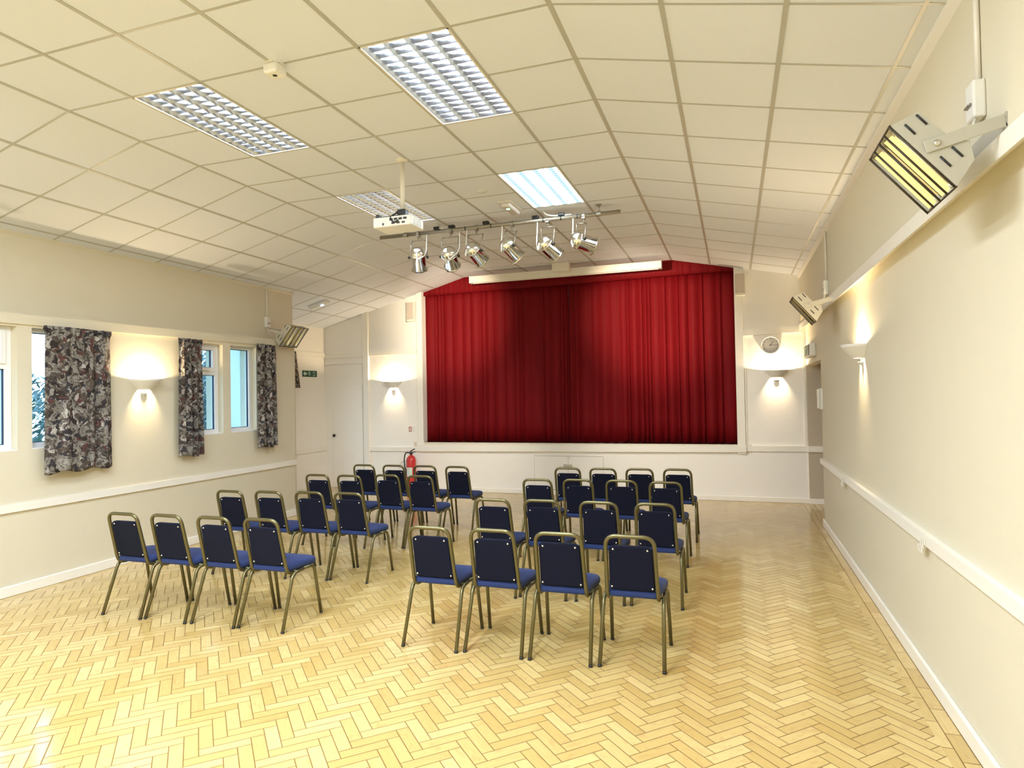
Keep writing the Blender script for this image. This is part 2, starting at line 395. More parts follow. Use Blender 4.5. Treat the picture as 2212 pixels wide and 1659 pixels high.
# ceiling: one folded sheet, tile openings left for the luminaires
FIX={'a':(4,0),'b':(1,0),'c':(4,4),'d':(1,4)}   # (tile column, first tile row)
Ys=[YB0-.1]+[T0+.6*t for t in range(-10,13) if YB0<T0+.6*t<YS+.15]+[YS+.16]
Xs=[XR+.13]+[L0]+[L0-.6*k for k in range(1,7)]+[XB-.3]
mb=MB()
def hole(x,y):
    for c,r in FIX.values():
        if L0-.6*(c+1)<x<L0-.6*c and T0+.6*r<y<T0+.6*(r+2): return True
    return False
for i in range(len(Xs)-1):
    for j in range(len(Ys)-1):
        if hole((Xs[i]+Xs[i+1])/2,(Ys[j]+Ys[j+1])/2): continue
        mb.add([(Xs[i],Ys[j],ceil_z(Xs[i])),(Xs[i+1],Ys[j],ceil_z(Xs[i+1])),(Xs[i+1],Ys[j+1],ceil_z(Xs[i+1])),(Xs[i],Ys[j+1],ceil_z(Xs[i]))],[(0,1,2,3)])
ceiling=struct(mb.obj('ceiling',m_tile))
# tee grid of the ceiling (main runners lengthwise, cross tees)
mb=MB(); gt=.004
def runner(x,w,y0=YB0,y1=YS):
    z=ceil_z(x); a=0 if L6-1e-6<=x<=L0+1e-6 else (AR if x>L0 else -AL)
    Mx=Matrix.Translation((x,0,z))@Matrix.Rotation(a,4,'Y'); mb.box(-w/2,w/2,y0,y1,-gt,.001,M=Mx)
for k in range(1,6): runner(L0-.6*k,.026)
runner(L0,.030); runner(L6,.030)
for s_ in (.6,1.2): runner(L0+s_*math.cos(AR),.026)
runner(L0+1.79*math.cos(AR),.020)
for s_ in (.6,1.2): runner(L6-s_*math.cos(AL),.026)
runner(L6-1.79*math.cos(AL),.018); runner(L6-2.39*math.cos(AL),.018,YU-.02)
for t in range(-10,13):
    y=T0+.6*t
    if not YB0+.05<y<YS-.02: continue
    w=.016
    cuts=[]
    for c_,r_ in FIX.values():
        if T0+.6*r_+.01<y<T0+.6*(r_+2)-.01: cuts.append((L0-.6*(c_+1),L0-.6*c_))
    x_=L6
    for a_,b_ in sorted(cuts): mb.box(x_,a_,y-w/2,y+w/2,HC-gt*.8,HC+.001); x_=b_
    mb.box(x_,L0,y-w/2,y+w/2,HC-gt*.8,HC+.001)
    for (xa,xb) in ((L0,XRU),(XLU if y<YU else XB,L6)):
        za,zb=ceil_z(xa),ceil_z(xb)
        mb.add([(xa,y-w/2,za-gt*.8),(xb,y-w/2,zb-gt*.8),(xb,y+w/2,zb-gt*.8),(xa,y+w/2,za-gt*.8),(xa,y-w/2,za+.001),(xb,y-w/2,zb+.001),(xb,y+w/2,zb+.001),(xa,y+w/2,za+.001)],
               [(0,1,2,3),(4,5,6,7),(0,1,5,4),(2,3,7,6)])
g=mb.obj('ceiling_grid',m_grid,ceiling)
# perimeter angle trims
mb=MB(); z=ceil_z(XRU)
mb.add([(XRU,YB0,z-.05),(XRU,YS,z-.05),(XRU-.03,YS,z-.012),(XRU-.03,YB0,z-.012),(XRU,YB0,z),(XRU,YS,z),(XRU-.03,YS,z+.006),(XRU-.03,YB0,z+.006)],[(0,1,2,3),(3,2,6,7),(0,3,7,4),(1,2,6,5)])
struct(mb.obj('trim_1',m_trim))
mb=MB(); z=ceil_z(XLU)
mb.add([(XLU,YB0,z-.03),(XLU,YU,z-.03),(XLU+.025,YU,z-.005),(XLU+.025,YB0,z-.005),(XLU,YB0,z),(XLU,YU,z),(XLU+.025,YU,z+.006),(XLU+.025,YB0,z+.006)],[(0,1,2,3),(3,2,6,7),(0,3,7,4),(1,2,6,5)])
struct(mb.obj('trim_2',m_wall))

# rails / dados / baseboards (they run very slightly out of level, as in the hall)
def sloped_y(name,x0,x1,ya,yb,za0,za1,zb0,zb1,mat):
    mb=MB(); vs=[(x,y,z) for x in (x0,x1) for (y,z) in ((ya,za0),(ya,za1),(yb,zb1),(yb,zb0))]
    mb.add(vs,[(0,1,2,3),(7,6,5,4),(0,4,5,1),(1,5,6,2),(2,6,7,3),(3,7,4,0)]); return struct(mb.obj(name,mat))
def sloped_x(name,y0,y1,xa,xb,za0,za1,zb0,zb1,mat):
    mb=MB(); vs=[(x,y,z) for y in (y0,y1) for (x,z) in ((xa,za0),(xa,za1),(xb,zb1),(xb,zb0))]
    mb.add(vs,[(0,1,2,3),(7,6,5,4),(0,4,5,1),(1,5,6,2),(2,6,7,3),(3,7,4,0)]); return struct(mb.obj(name,mat))
sloped_y('trim_3',XL-.27,XL+.022,YB0,YE+.01,2.355,2.445,2.438,2.53,m_wall)        # curtain pelmet rail, left wall
sloped_y('trim_4',XL,XL+.022,YB0,YE+.01,.735,.82,.735,.80,m_trim)                  # dado, left wall
sloped_y('trim_5',XR-.035,XR+.01,YB0,8.80,.85,.915,.775,.838,m_trim)               # dado, right wall
mb=MB(); vs=[]
for y,zb,zt in ((YB0,2.50,2.578),(YS-.02,2.572,2.66)): vs+=[(XRU-.02,y,zb),(XR+.005,y,zb+.056),(XR+.005,y,zt),(XRU-.02,y,zt)]
mb.add(vs,[(0,1,2,3),(7,6,5,4),(0,4,5,1),(1,5,6,2),(2,6,7,3),(3,7,4,0)]); struct(mb.obj('trim_6',m_trim))               # rail, right wall
def bb(name,x0,x1,y0,y1,z=.095):
    mb=MB(); mb.bbox(x0,x1,y0,y1,0,z,.008,2); return struct(mb.obj(name,m_trim))
bb('baseboard_left',XL,XL+.022,YB0,YE+.022); bb('baseboard_right',XR-.022,XR,YB0,8.79)
bb('baseboard_stage',-6.40,XR+.02,YS-.022,YS,.078); bb('baseboard_lobby',XR+.002,2.3,YS-.055,YS-.03,.078)
bb('baseboard_bay',XB,XB+.02,YU,YS,.09)
# stage wall trims
sloped_x('trim_7',YS-.03,YS,XB,-6.52,2.45,2.53,2.455,2.535,m_trim)
sloped_x('trim_8',YS-.03,YS,-6.405,-5.42,2.465,2.545,2.475,2.555,m_trim)
sloped_x('trim_9',YS-.03,YS,.16,XR,2.53,2.62,2.553,2.643,m_trim)
sloped_x('trim_10',YS-.028,YS,-6.53,-5.42,.695,.772,.705,.782,m_trim)
sloped_x('trim_11',YS-.028,YS,.16,XR,.765,.85,.768,.853,m_trim)
sloped_x('trim_12',YS-.055,YS-.028,XR+.002,2.3,.765,.85,.765,.85,m_trim)
mb=MB(); mb.bbox(-6.52,-6.405,YS-.055,YS,0,3.30,.004,1); struct(mb.obj('trim_13',m_trim))     # pilaster
mb=MB(); mb.bbox(OX0-.105,OX0+.006,YS-.03,YS+.135,.72,3.62,.004,1); struct(mb.obj('trim_14',m_trim))  # proscenium post left
mb=MB(); mb.bbox(OX1-.006,OX1+.115,YS-.03,YS+.135,.72,3.63,.004,1); struct(mb.obj('trim_15',m_trim))
sloped_x('trim_16',YS-.05,YS+.02,-5.41,.165,.705,OZ-.035,.752,OZ-.012,m_trim)                   # sill fascia
for i,(a,b,z0,z1) in enumerate(((-5.445,-5.415,.78,2.47),(.163,.185,.855,2.53),(XR-.045,XR-.01,.85,2.54))):
    mb=MB(); mb.box(a,b,YS-.012,YS,z0,z1); struct(mb.obj('trim_%d'%(17+i),m_trim))
mb=MB(); mb.box(XB,-6.52,YS-.018,YS,2.33,2.40); struct(mb.obj('trim_20',m_wall2))
sloped_y('trim_21',XB,XB+.03,YU,YS,2.47,2.55,2.47,2.55,m_trim)
sloped_y('trim_22',XB,XB+.025,9.42,YS,.70,.80,.70,.80,m_trim)

# flush door in the stage wall beside the bay
mb=MB(); mb.bbox(-7.205,-6.56,YS-.014,YS+.01,.012,1.925,.003,1); d=mb.obj('door_1',m_wall2); struct(d)
mb=MB(); mb.lathe([(0,-.0),(.012,0),(.012,.02),(.028,.03),(.03,.045),(.018,.06),(0,.062)],18,M=basis((-7.165,YS-.014,.985),(0,-1,0)))
k=mb.obj('door_knob',m_black,d); k['label']='small black round knob'
# doors of the under-stage store
for nm,a,b in (('door_2',-3.225,-2.638),('door_3',-2.634,-2.045)):
    mb=MB(); mb.bbox(a,b,YS-.012,YS+.01,.09,.648,.003,1); d=struct(mb.obj(nm,m_wall2))
    if nm=='door_2':
        mb=MB(); mb.bbox(-2.715,-2.565,YS-.03,YS-.012,.455,.52,.004,2); l=mb.obj('latch',m_steel,d); l['label']='grey steel latch plate'
        mb=MB(); mb.bbox(-2.66,-2.60,YS-.024,YS-.012,.615,.64,.003,1); mb.obj('top_bolt',m_whitemetal,d)
# dark gaps round those doors are a brown plate, painted as the shadow of a rebate
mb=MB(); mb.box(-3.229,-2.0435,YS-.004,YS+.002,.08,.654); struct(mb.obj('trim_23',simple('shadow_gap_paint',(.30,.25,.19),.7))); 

# ------------------------------------------------------------------ windows in the left wall
XW=XL-.075
def make_window(n,y0,y1,transom):
    z0,z1=WZ; mb=MB(); f=.055
    fx0,fx1=XW-.06,XW
    mb.bbox(fx0,fx1,y0,y0+f,z0,z1,.004,1); mb.bbox(fx0,fx1,y1-f,y1,z0,z1,.004,1); mb.box(fx0+.001,fx1-.001,y0+f-.003,y1-f+.003,z0+.001,z0+f); mb.box(fx0+.001,fx1-.001,y0+f-.003,y1-f+.003,z1-f*.7,z1-.001)
    if transom: mb.box(fx0+.001,fx1-.001,y0+f-.003,y1-f+.003,2.005,2.06)
    w=struct(mb.obj('window_%d'%n,m_upvc))
    gl=[]
    if transom:
        a,b,c,d=y0+f-.004,y1-f+.004,2.05,z1-f*.7+.004; s=.05
        mb=MB()
        mb.bbox(fx0+.01,fx1+.014,a,a+s,c,d,.004,1); mb.bbox(fx0+.01,fx1+.014,b-s,b,c,d,.004,1); mb.box(fx0+.011,fx1+.013,a+s-.003,b-s+.003,c+.001,c+s); mb.box(fx0+.011,fx1+.013,a+s-.003,b-s+.003,d-s*.8,d-.001)
        mb.obj('window_sash',m_upvc,w)
        mb=MB(); mb.bbox(fx1+.014,fx1+.03,(a+b)/2-.06,(a+b)/2+.06,c+.008,c+.022,.004,1); mb.obj('window_stay',m_whitemetal,w)
        gl=[(a+s,b-s,c+s,d-s*.8),(y0+f,y1-f,z0+f,2.005)]
    else: gl=[(y0+f,y1-f,z0+f,z1-f*.7)]
    mb=MB()
    for a,b,c,d in gl:
        g_=.006
        mb.box(XW-.040,XW-.020,a,a+g_,c,d); mb.box(XW-.040,XW-.020,b-g_,b,c,d); mb.box(XW-.0395,XW-.0205,a+g_,b-g_,c,c+g_); mb.box(XW-.0395,XW-.0205,a+g_,b-g_,d-g_,d)
    mb.obj('gasket',m_gasket,w)
    mb=MB()
    for a,b,c,d in gl: mb.box(XW-.034,XW-.028,a,b,c,d)
    mb.obj('window_pane',m_glass,w)
    mb=MB(); mb.box(XL-.075,XL-.002,y0,y1,z0-.001,z0+.012); mb.obj('window_sill',m_upvc,w)
for n,((a,b),t) in enumerate(zip(WIN,(True,False,True,False)),1): make_window(n,a,b,t)
mb=MB()
for a,b,c,d in ((8.40,8.46,.12,2.42),(9.34,9.40,.12,2.42),(8.46,9.34,.12,.2),(8.46,9.34,2.35,2.42),(8.87,8.93,.2,2.35)): mb.bbox(XB-.16,XB-.1,a,b,c,d,.004,1)
w=struct(mb.obj('window_5',m_upvc)); mb=MB(); mb.box(XB-.134,XB-.128,8.45,9.35,.19,2.36); mb.obj('window_pane',m_glass,w)

# ------------------------------------------------------------------ patterned window curtains
def fold_sheet(name,mat,P,u0,u1,v0,v1,wave,nu,nv,label=None,cat=None,group=None,uvscale=1,parent=None):
    vs=[];uvs=[];arc=[0]
    for i in range(nu+1):
        if i:
            ua=u0+(u1-u0)*(i-1)/nu; ub=u0+(u1-u0)*i/nu; arc.append(arc[-1]+math.hypot(ub-ua,wave(ub,.5)-wave(ua,.5)))
    for j in range(nv+1):
        t=j/nv
        for i in range(nu+1):
            u=u0+(u1-u0)*i/nu; vv=v0(u) if callable(v0) else v0; v=vv+(v1-vv)*t
            vs.append(P(u,v,wave(u,t),t)); uvs.append((arc[i]*uvscale,v*uvscale))
    fs=[(j*(nu+1)+i,j*(nu+1)+i+1,(j+1)*(nu+1)+i+1,(j+1)*(nu+1)+i) for j in range(nv) for i in range(nu)]
    me=bpy.data.meshes.new(name); me.from_pydata(vs,[],fs); me.materials.append(mat)
    ul=me.uv_layers.new(name='UVMap')
    for l in me.loops: ul.data[l.index].uv=uvs[l.vertex_index]
    for p in me.polygons: p.use_smooth=True
    o=bpy.data.objects.new(name,me); COL.objects.link(o)
    md=o.modifiers.new('cloth_thickness','SOLIDIFY'); md.thickness=.003; md.offset=0
    if parent: o.parent=parent
    if label: tag(o,label,cat,group)
    return o
def wcurtain(y0,y1,zt,zb,nf,label,seed,dep=.03,flare=1.0,x0=XL+.075,fat=None):
    rr=random.Random(seed); ph=[rr.uniform(0,6.28) for _ in range(4)]
    def wave(u,t):
        s=(u-y0)/(y1-y0); a=dep*(.45+.55*(1-t))
        w=math.sin(2*PI*nf*s+ph[0]+.6*math.sin(2*PI*s*1.7+ph[1]))+.3*math.sin(2*PI*nf*2.1*s+ph[2])
        w=a*w
        if fat and s<fat: w=w*.35+.035*math.sin(PI*s/fat)
        if t>.955: w+=.012*math.sin(2*PI*nf*4*s)
        return w
    yc=(y0+y1)/2
    def P(u,v,w,t): return (x0+w,yc+(u-yc)*(1+.05*flare*(1-t)+(.03 if t>.97 else 0)),v)
    def bot(u): return zb+.012*math.sin((u-y0)*23+ph[3])
    o=fold_sheet('window_curtain',m_floral,P,y0,y1,bot,zt,wave,90,40,label,'curtain','floral window curtains')
    mb=MB()   # gathered heading tape
    pts=[]
    for i in range(40):
        u=y0+(y1-y0)*i/39; s=i/39; pts.append((x0+.006*math.sin(2*PI*nf*3*s),yc+(u-yc)*1.03,zt-.03))
    mb.tube(pts,.012,6); mb.obj('heading',m_floral,o)
    return o
wcurtain(4.200,4.862,2.41,1.042,3.3,'wide floral print curtain half covering the window nearest the camera',3,.034,1.2,fat=.66)
wcurtain(5.722,6.032,2.415,1.05,3.6,'narrow floral curtain just past the left wall light, before the middle window',5,.032,.6)
wcurtain(6.995,7.355,2.435,1.05,2.7,'floral curtain at the end of the left wall under the far heater',9,.032,.6,fat=.4)
def P_bay(u,v,w,t): return (XB+.09+w,u-.11*t,v)
fold_sheet('window_curtain',m_floral,P_bay,9.25,9.63,1.885,2.53,lambda u,t:.02*math.sin((u-9.25)*48),40,14,'sliver of dark floral curtain hanging in the bay left of the green sign','curtain','floral window curtains')

# ------------------------------------------------------------------ stage curtains
def stage_wave(seed,amp):
    rr=random.Random(seed); knots=[]; u=-6.0
    while u<.6:
        knots.append(u); u+=rr.choice((.055,.08,.11,.145,.19))*rr.uniform(.85,1.15)
    A=[amp*rr.uniform(.25,1) for _ in knots]; lean=[rr.uniform(-.035,.035) for _ in knots]
    import bisect
    def wave(u,t):
        uu=u+.0*t; i=max(0,min(len(knots)-2,bisect.bisect(knots,uu)-1)); s=(uu-knots[i])/(knots[i+1]-knots[i])
        a=A[i]*(.55+.45*(1-t)); b=A[i+1]*(.55+.45*(1-t)); e=s*s*(3-2*s)
        return -(a*(1-s)+b*s)*math.sin(PI*s)**1.0*1.0 + .012*math.sin(uu*2.3+t)
    return wave
YC=YS+.15
fold_sheet('stage_curtain',m_redvel,lambda u,v,w,t:(u,YC+w,v),-5.36,-2.615,.872,3.72,stage_wave(11,.07),420,8,'crimson velvet stage curtain, the half nearer the fire extinguisher','stage curtain','pair of stage curtains')
fold_sheet('stage_curtain',m_redvel,lambda u,v,w,t:(u,YC+.012+w,v),-2.608,.10,.872,3.72,stage_wave(23,.07),420,8,'crimson velvet stage curtain, the half nearer the wall clock','stage curtain','pair of stage curtains')
fold_sheet('valance',m_redvel,lambda u,v,w,t:(u,YC-.09+w,v),-5.33,.08,lambda u:3.513+.0075*(u+5.3),3.83,stage_wave(31,.022),300,3,'shallow crimson valance along the top of the stage opening','valance')

# ------------------------------------------------------------------ ceiling lights
def fixture(key,label,lit_panel=False):
    c,r=FIX[key]; cx=L0-.6*(c+.5); cy=T0+.6*(r+1)
    t=thing('ceiling_light',label,'ceiling light',(cx,cy,HC),0,'recessed ceiling lights')
    hx,hy,hz=.296,.596,.085
    mb=MB()
    mb.add([(-hx,-hy,hz),(hx,-hy,hz),(hx,hy,hz),(-hx,hy,hz)],[(0,1,2,3)])
    for a,b in (((-hx-.004,-hy-.004),(hx+.004,-hy-.004)),((hx+.004,-hy-.004),(hx+.004,hy+.004)),((hx+.004,hy+.004),(-hx-.004,hy+.004)),((-hx-.004,hy+.004),(-hx-.004,-hy-.004))):
        mb.add([(a[0],a[1],-.002),(b[0],b[1],-.002),(b[0],b[1],hz+.004),(a[0],a[1],hz+.004)],[(0,1,2,3)])
    mb.obj('tray',m_tray,t)
    mb=MB(); w=.012
    mb.box(-hx,-hx+w,-hy,hy,-.005,.0); mb.box(hx-w,hx,-hy,hy,-.005,.0); mb.box(-hx,hx,-hy,-hy+w,-.005,.0); mb.box(-hx,hx,hy-w,hy,-.005,.0)
    mb.obj('frame',m_whitemetal,t)
    for k in range(4):
        x=-.2175+.145*k; mb=MB(); mb.tube([(x,-.57,.055),(x,.57,.055)],.0127,8,cap=False); mb.obj('fluorescent_tube',m_tube,t)
    if lit_panel:
        mb=MB(); mb.box(-hx+w,hx-w,-hy+w,hy-w,-.003,.001); mb.obj('diffuser',m_diff,t)
    else:
        mb=MB(); zt,zb=.034,.001
        for k in range(5):       # V-shaped side reflectors between the tubes
            x=-.284+.142*k if True else 0
            a=.016; mb.add([(x-a,-hy+w,zt),(x,-hy+w,zb),(x,hy-w,zb),(x-a,hy-w,zt)],[(0,1,2,3)]); mb.add([(x,-hy+w,zb),(x+a,-hy+w,zt),(x+a,hy-w,zt),(x,hy-w,zb)],[(0,1,2,3)])
        n=15
        for k in range(n+1):
            y=-hy+w+(2*hy-2*w)*k/n; a=.007
            mb.add([(-hx+w,y-a,zt),(-hx+w,y,zb),(hx-w,y,zb),(hx-w,y-a,zt)],[(0,1,2,3)]); mb.add([(-hx+w,y,zb),(-hx+w,y+a,zt),(hx-w,y+a,zt),(hx-w,y,zb)],[(0,1,2,3)])
        mb.obj('louvre',m_louvre,t)
    return t
fixture('a','louvred ceiling light beside the small white motion sensor')
fixture('b','largest louvred ceiling light, nearest the right slope of the ceiling')
fixture('c','louvred ceiling light partly hidden behind the projector pole')
fixture('d','evenly glowing bluish-white ceiling light above the spotlight bar',True)

# ------------------------------------------------------------------ chairs
def make_chair(label):
    t=thing('stacking_chair',label,'chair',(0,0,0),0,'navy stacking chairs facing the stage')
    # back frame: one inverted-U tube that runs on under the seat
    L_=[(-.150,.06,.398),(-.158,-.105,.392),(-.158,-.128,.43),(-.150,-.205,.735),(-.136,-.217,.80),(-.07,-.222,.806)]
    Rr=[(-p[0],p[1],p[2]) for p in reversed(L_)]
    mb=MB(); mb.tube(fillet([L_[0],(-.158,-.122,.385),(-.149,-.222,.808),(.149,-.222,.808),(.158,-.122,.385),Rr[-1]],.07,8),.0132,10)
    mb.obj('back_frame',m_brass,t)
    # backrest pad
    def yb(z): return -.112-(z-.40)*.235
    pts=[]; n=7
    def outline(ins):
        o=[]
        zb,zt=.455+ins,.746-ins; wb,wt=.142-ins,.134-ins; rc=.045
        o+= [(-wb+.008,zb),(wb-.008,zb),(wb,zb+.01)]
        for k in range(7):
            a=k/6*PI/2; o.append((wt-rc+rc*math.cos(a),zt-rc*.55+rc*.55*math.sin(a)))
        for k in range(7):
            a=PI/2+k/6*PI/2; o.append((-wt+rc+rc*math.cos(a),zt-rc*.55+rc*.55*math.sin(a)))
        o.append((-wb,zb+.01)); return o
    layers=[(.010,-.014),(.002,-.012),(0,-.004),(0,.012),(.008,.024),(.03,.030)]
    mb=MB(); vs=[]; fs=[]; cnt=None
    for ins,off in layers:
        ol=outline(ins); cnt=len(ol); vs+=[(x,yb(z)+off,z) for x,z in ol]
    for i in range(len(layers)-1):
        for k in range(cnt): fs.append((i*cnt+k,i*cnt+(k+1)%cnt,(i+1)*cnt+(k+1)%cnt,(i+1)*cnt+k))
    mb.add(vs,fs,True); mb.add(vs[:cnt],[tuple(range(cnt))]); mb.add(vs[-cnt:],[tuple(range(cnt))])
    bk=mb.obj('backrest',m_navyshade,t)
    for sx in (-1,1):
        for z,w in ((.722,.106),(.475,.126)):
            mb=MB(); mb.lathe([(0,.005),(.004,.0045),(.0065,.002),(.007,0)],10,M=basis((sx*w,yb(z)-.014,z),(0,-1,-.235)))
            mb.obj('bolt',m_silver,bk)
    # seat pad
    def seat_out(ins):
        wr,wf,yr,yf=.165-ins,.191-ins,-.130+ins,.208-ins; rc=.05; o=[]
        for (cx,cy,a0) in ((wf-rc,yf-rc,0),(-wf+rc,yf-rc,PI/2),(-wr+.03,yr+.03,PI),(wr-.03,yr+.03,1.5*PI)):
            r=rc if cy>0 else .03
            for k in range(7): a=a0+k/6*PI/2; o.append((cx+r*math.cos(a),cy+r*math.sin(a)))
        return o
    lay=[(.02,.404),(.004,.408),(0,.418),(0,.436),(.006,.448),(.02,.456),(.06,.462),(.12,.464)]
    mb=MB(); vs=[]; fs=[]
    for ins,z in lay:
        ol=seat_out(ins); cnt=len(ol); vs+=[(x,y,z+.006*(1 if y>.05 else 0)*(1 if z>.43 else 0)) for x,y in ol]
    for i in range(len(lay)-1):
        for k in range(cnt): fs.append((i*cnt+k,i*cnt+(k+1)%cnt,(i+1)*cnt+(k+1)%cnt,(i+1)*cnt+k))
    mb.add(vs,fs,True); mb.add(vs[:cnt],[tuple(range(cnt))]); mb.add(vs[-cnt:],[tuple(range(cnt))])
    mb.obj('seat',m_navy,t)
    # legs, each with its ferrule; rails under the seat join front and rear leg
    for sx in (-1,1):
        rear=fillet([(sx*.1965,-.236,.0),(sx*.187,-.098,.392),(sx*.184,.03,.400)],.05,6)
        front=fillet([(sx*.1965,.228,.0),(sx*.187,.155,.398),(sx*.184,.03,.400)],.05,6)
        for pth in (rear,front):
            mb=MB(); mb.tube(pth,.0125,10); lg=mb.obj('leg',m_brass,t)
            a,b=pth[0],pth[1]; d=(b-a).normalized(); mb=MB(); mb.tube([a-d*.0,a+d*.014],.0132,10); fo=mb.obj('foot_cap',m_black,lg)
    mb=MB()
    for y in (-.05,.11): mb.tube([(-.184,y,.399),(.184,y,.399)],.009,8)
    mb.obj('crossbar',m_brass,t)
    return t
proto=None
rows={'w':[('nearest the stage',[(-4.516,7.208),(-4.095,7.223),(-3.662,7.235),(-3.222,7.225)]),
           ('second from the stage',[(-4.455,6.19),(-4.058,6.20),(-3.715,6.32),(-3.258,6.31)]),
           ('third from the stage',[(-4.507,4.93),(-4.149,4.975),(-3.78,5.03),(-3.357,5.05)]),
           ('nearest the camera',[(-4.483,3.754),(-4.134,3.777),(-3.663,3.794),(-3.263,3.817)])],
      'c':[('nearest the stage',[(-1.84,7.32),(-1.437,7.335),(-1.047,7.37),(-.615,7.40)]),
           ('second from the stage',[(-1.911,6.29),(-1.506,6.345),(-1.07,6.36),(-.64,6.33)]),
           ('third from the stage',[(-1.906,5.006),(-1.513,5.055),(-1.036,5.065),(-.600,5.085)]),
           ('nearest the camera',[(-1.927,3.85),(-1.492,3.876),(-1.055,3.88),(-.617,3.91)])]}
blk={'w':('window-side block',('at window end','second from window end','second from aisle','at the aisle')),
     'c':('clock-side block',('at the aisle','second from aisle','second from wall end','at wall end'))}
rj=random.Random(5)
for b,rws in rows.items():
    for rn,seats in rws:
        seats=[[x,y] for x,y in seats]
        for _ in range(60):
            for i in range(3):
                g_=(seats[i+1][0]-seats[i][0])*1.0175
                if g_<.419: e_=(.4195-g_)/2; seats[i][0]-=e_; seats[i+1][0]+=e_
        for i,(x,y) in enumerate(seats):
            lab='navy chair, %s, row %s, seat %s'%(blk[b][0],rn,blk[b][1][i])
            loc=(x*1.0175,y*1.0175+.222,0); rz=math.radians(rj.uniform(-.5,.5))
            if proto is None:
                proto=make_chair(lab); proto.location=loc; proto.rotation_euler=(0,0,rz)
            else: dup(proto,loc,lab,rz=rz)

# ------------------------------------------------------------------ wall lights
def make_wall_light(label,loc,rz,power):
    t=thing('wall_light',label,'wall light',loc,rz,'uplighter wall lights')
    # local frame: wall at y=0, room towards -y
    mb=MB(); mb.lathe([(.078,-.085),(.108,-.052),(.165,.004),(.184,.03),(.178,.03),(.16,.006),(.103,-.05),(.074,-.083)],28,M=Matrix.Diagonal((1,.92,1,1)),a0=PI,a1=2*PI); mb.obj('bowl',m_white,t)
    mb=MB(); mb.lathe([(0,-.158),(.012,-.146),(.036,-.122),(.040,-.116),(0,-.116)],20,a0=PI,a1=2*PI); mb.obj('base_tip',m_white,t)
    mb=MB(); mb.bbox(-.012,.012,-.010,0,-.125,.0,.002,1); mb.obj('wall_plate',m_white,t)
    mb=MB(); mb.tube([(0,-.010,-.018),(0,-.03,-.022)],.006,8); mb.tube([(0,-.03,-.022),(0,-.052,-.022)],.010,10); mb.obj('lamp_holder',m_white,t)
    ld=bpy.data.lights.new('wall_lamp_light','POINT'); ld.energy=power; ld.color=(1,.76,.46); ld.shadow_soft_size=.016
    lo=bpy.data.objects.new('wall_lamp_light',ld); COL.objects.link(lo); lo.parent=t; lo.location=(0,-.068,-.002)
    return t
WP=46
make_wall_light('glowing uplighter on the left wall between two floral curtains',(XL,5.315,1.905),PI/2,WP)
make_wall_light('glowing uplighter on the stage wall beside the proscenium, above the red notice',(-5.905,YS,1.945),0,WP*.9)
make_wall_light('glowing uplighter on the stage wall below the clock',(.615,YS,1.965),0,WP*1.1)
make_wall_light('glowing uplighter on the right wall, seen edge-on',(XR,6.05,2.03),-PI/2,WP)

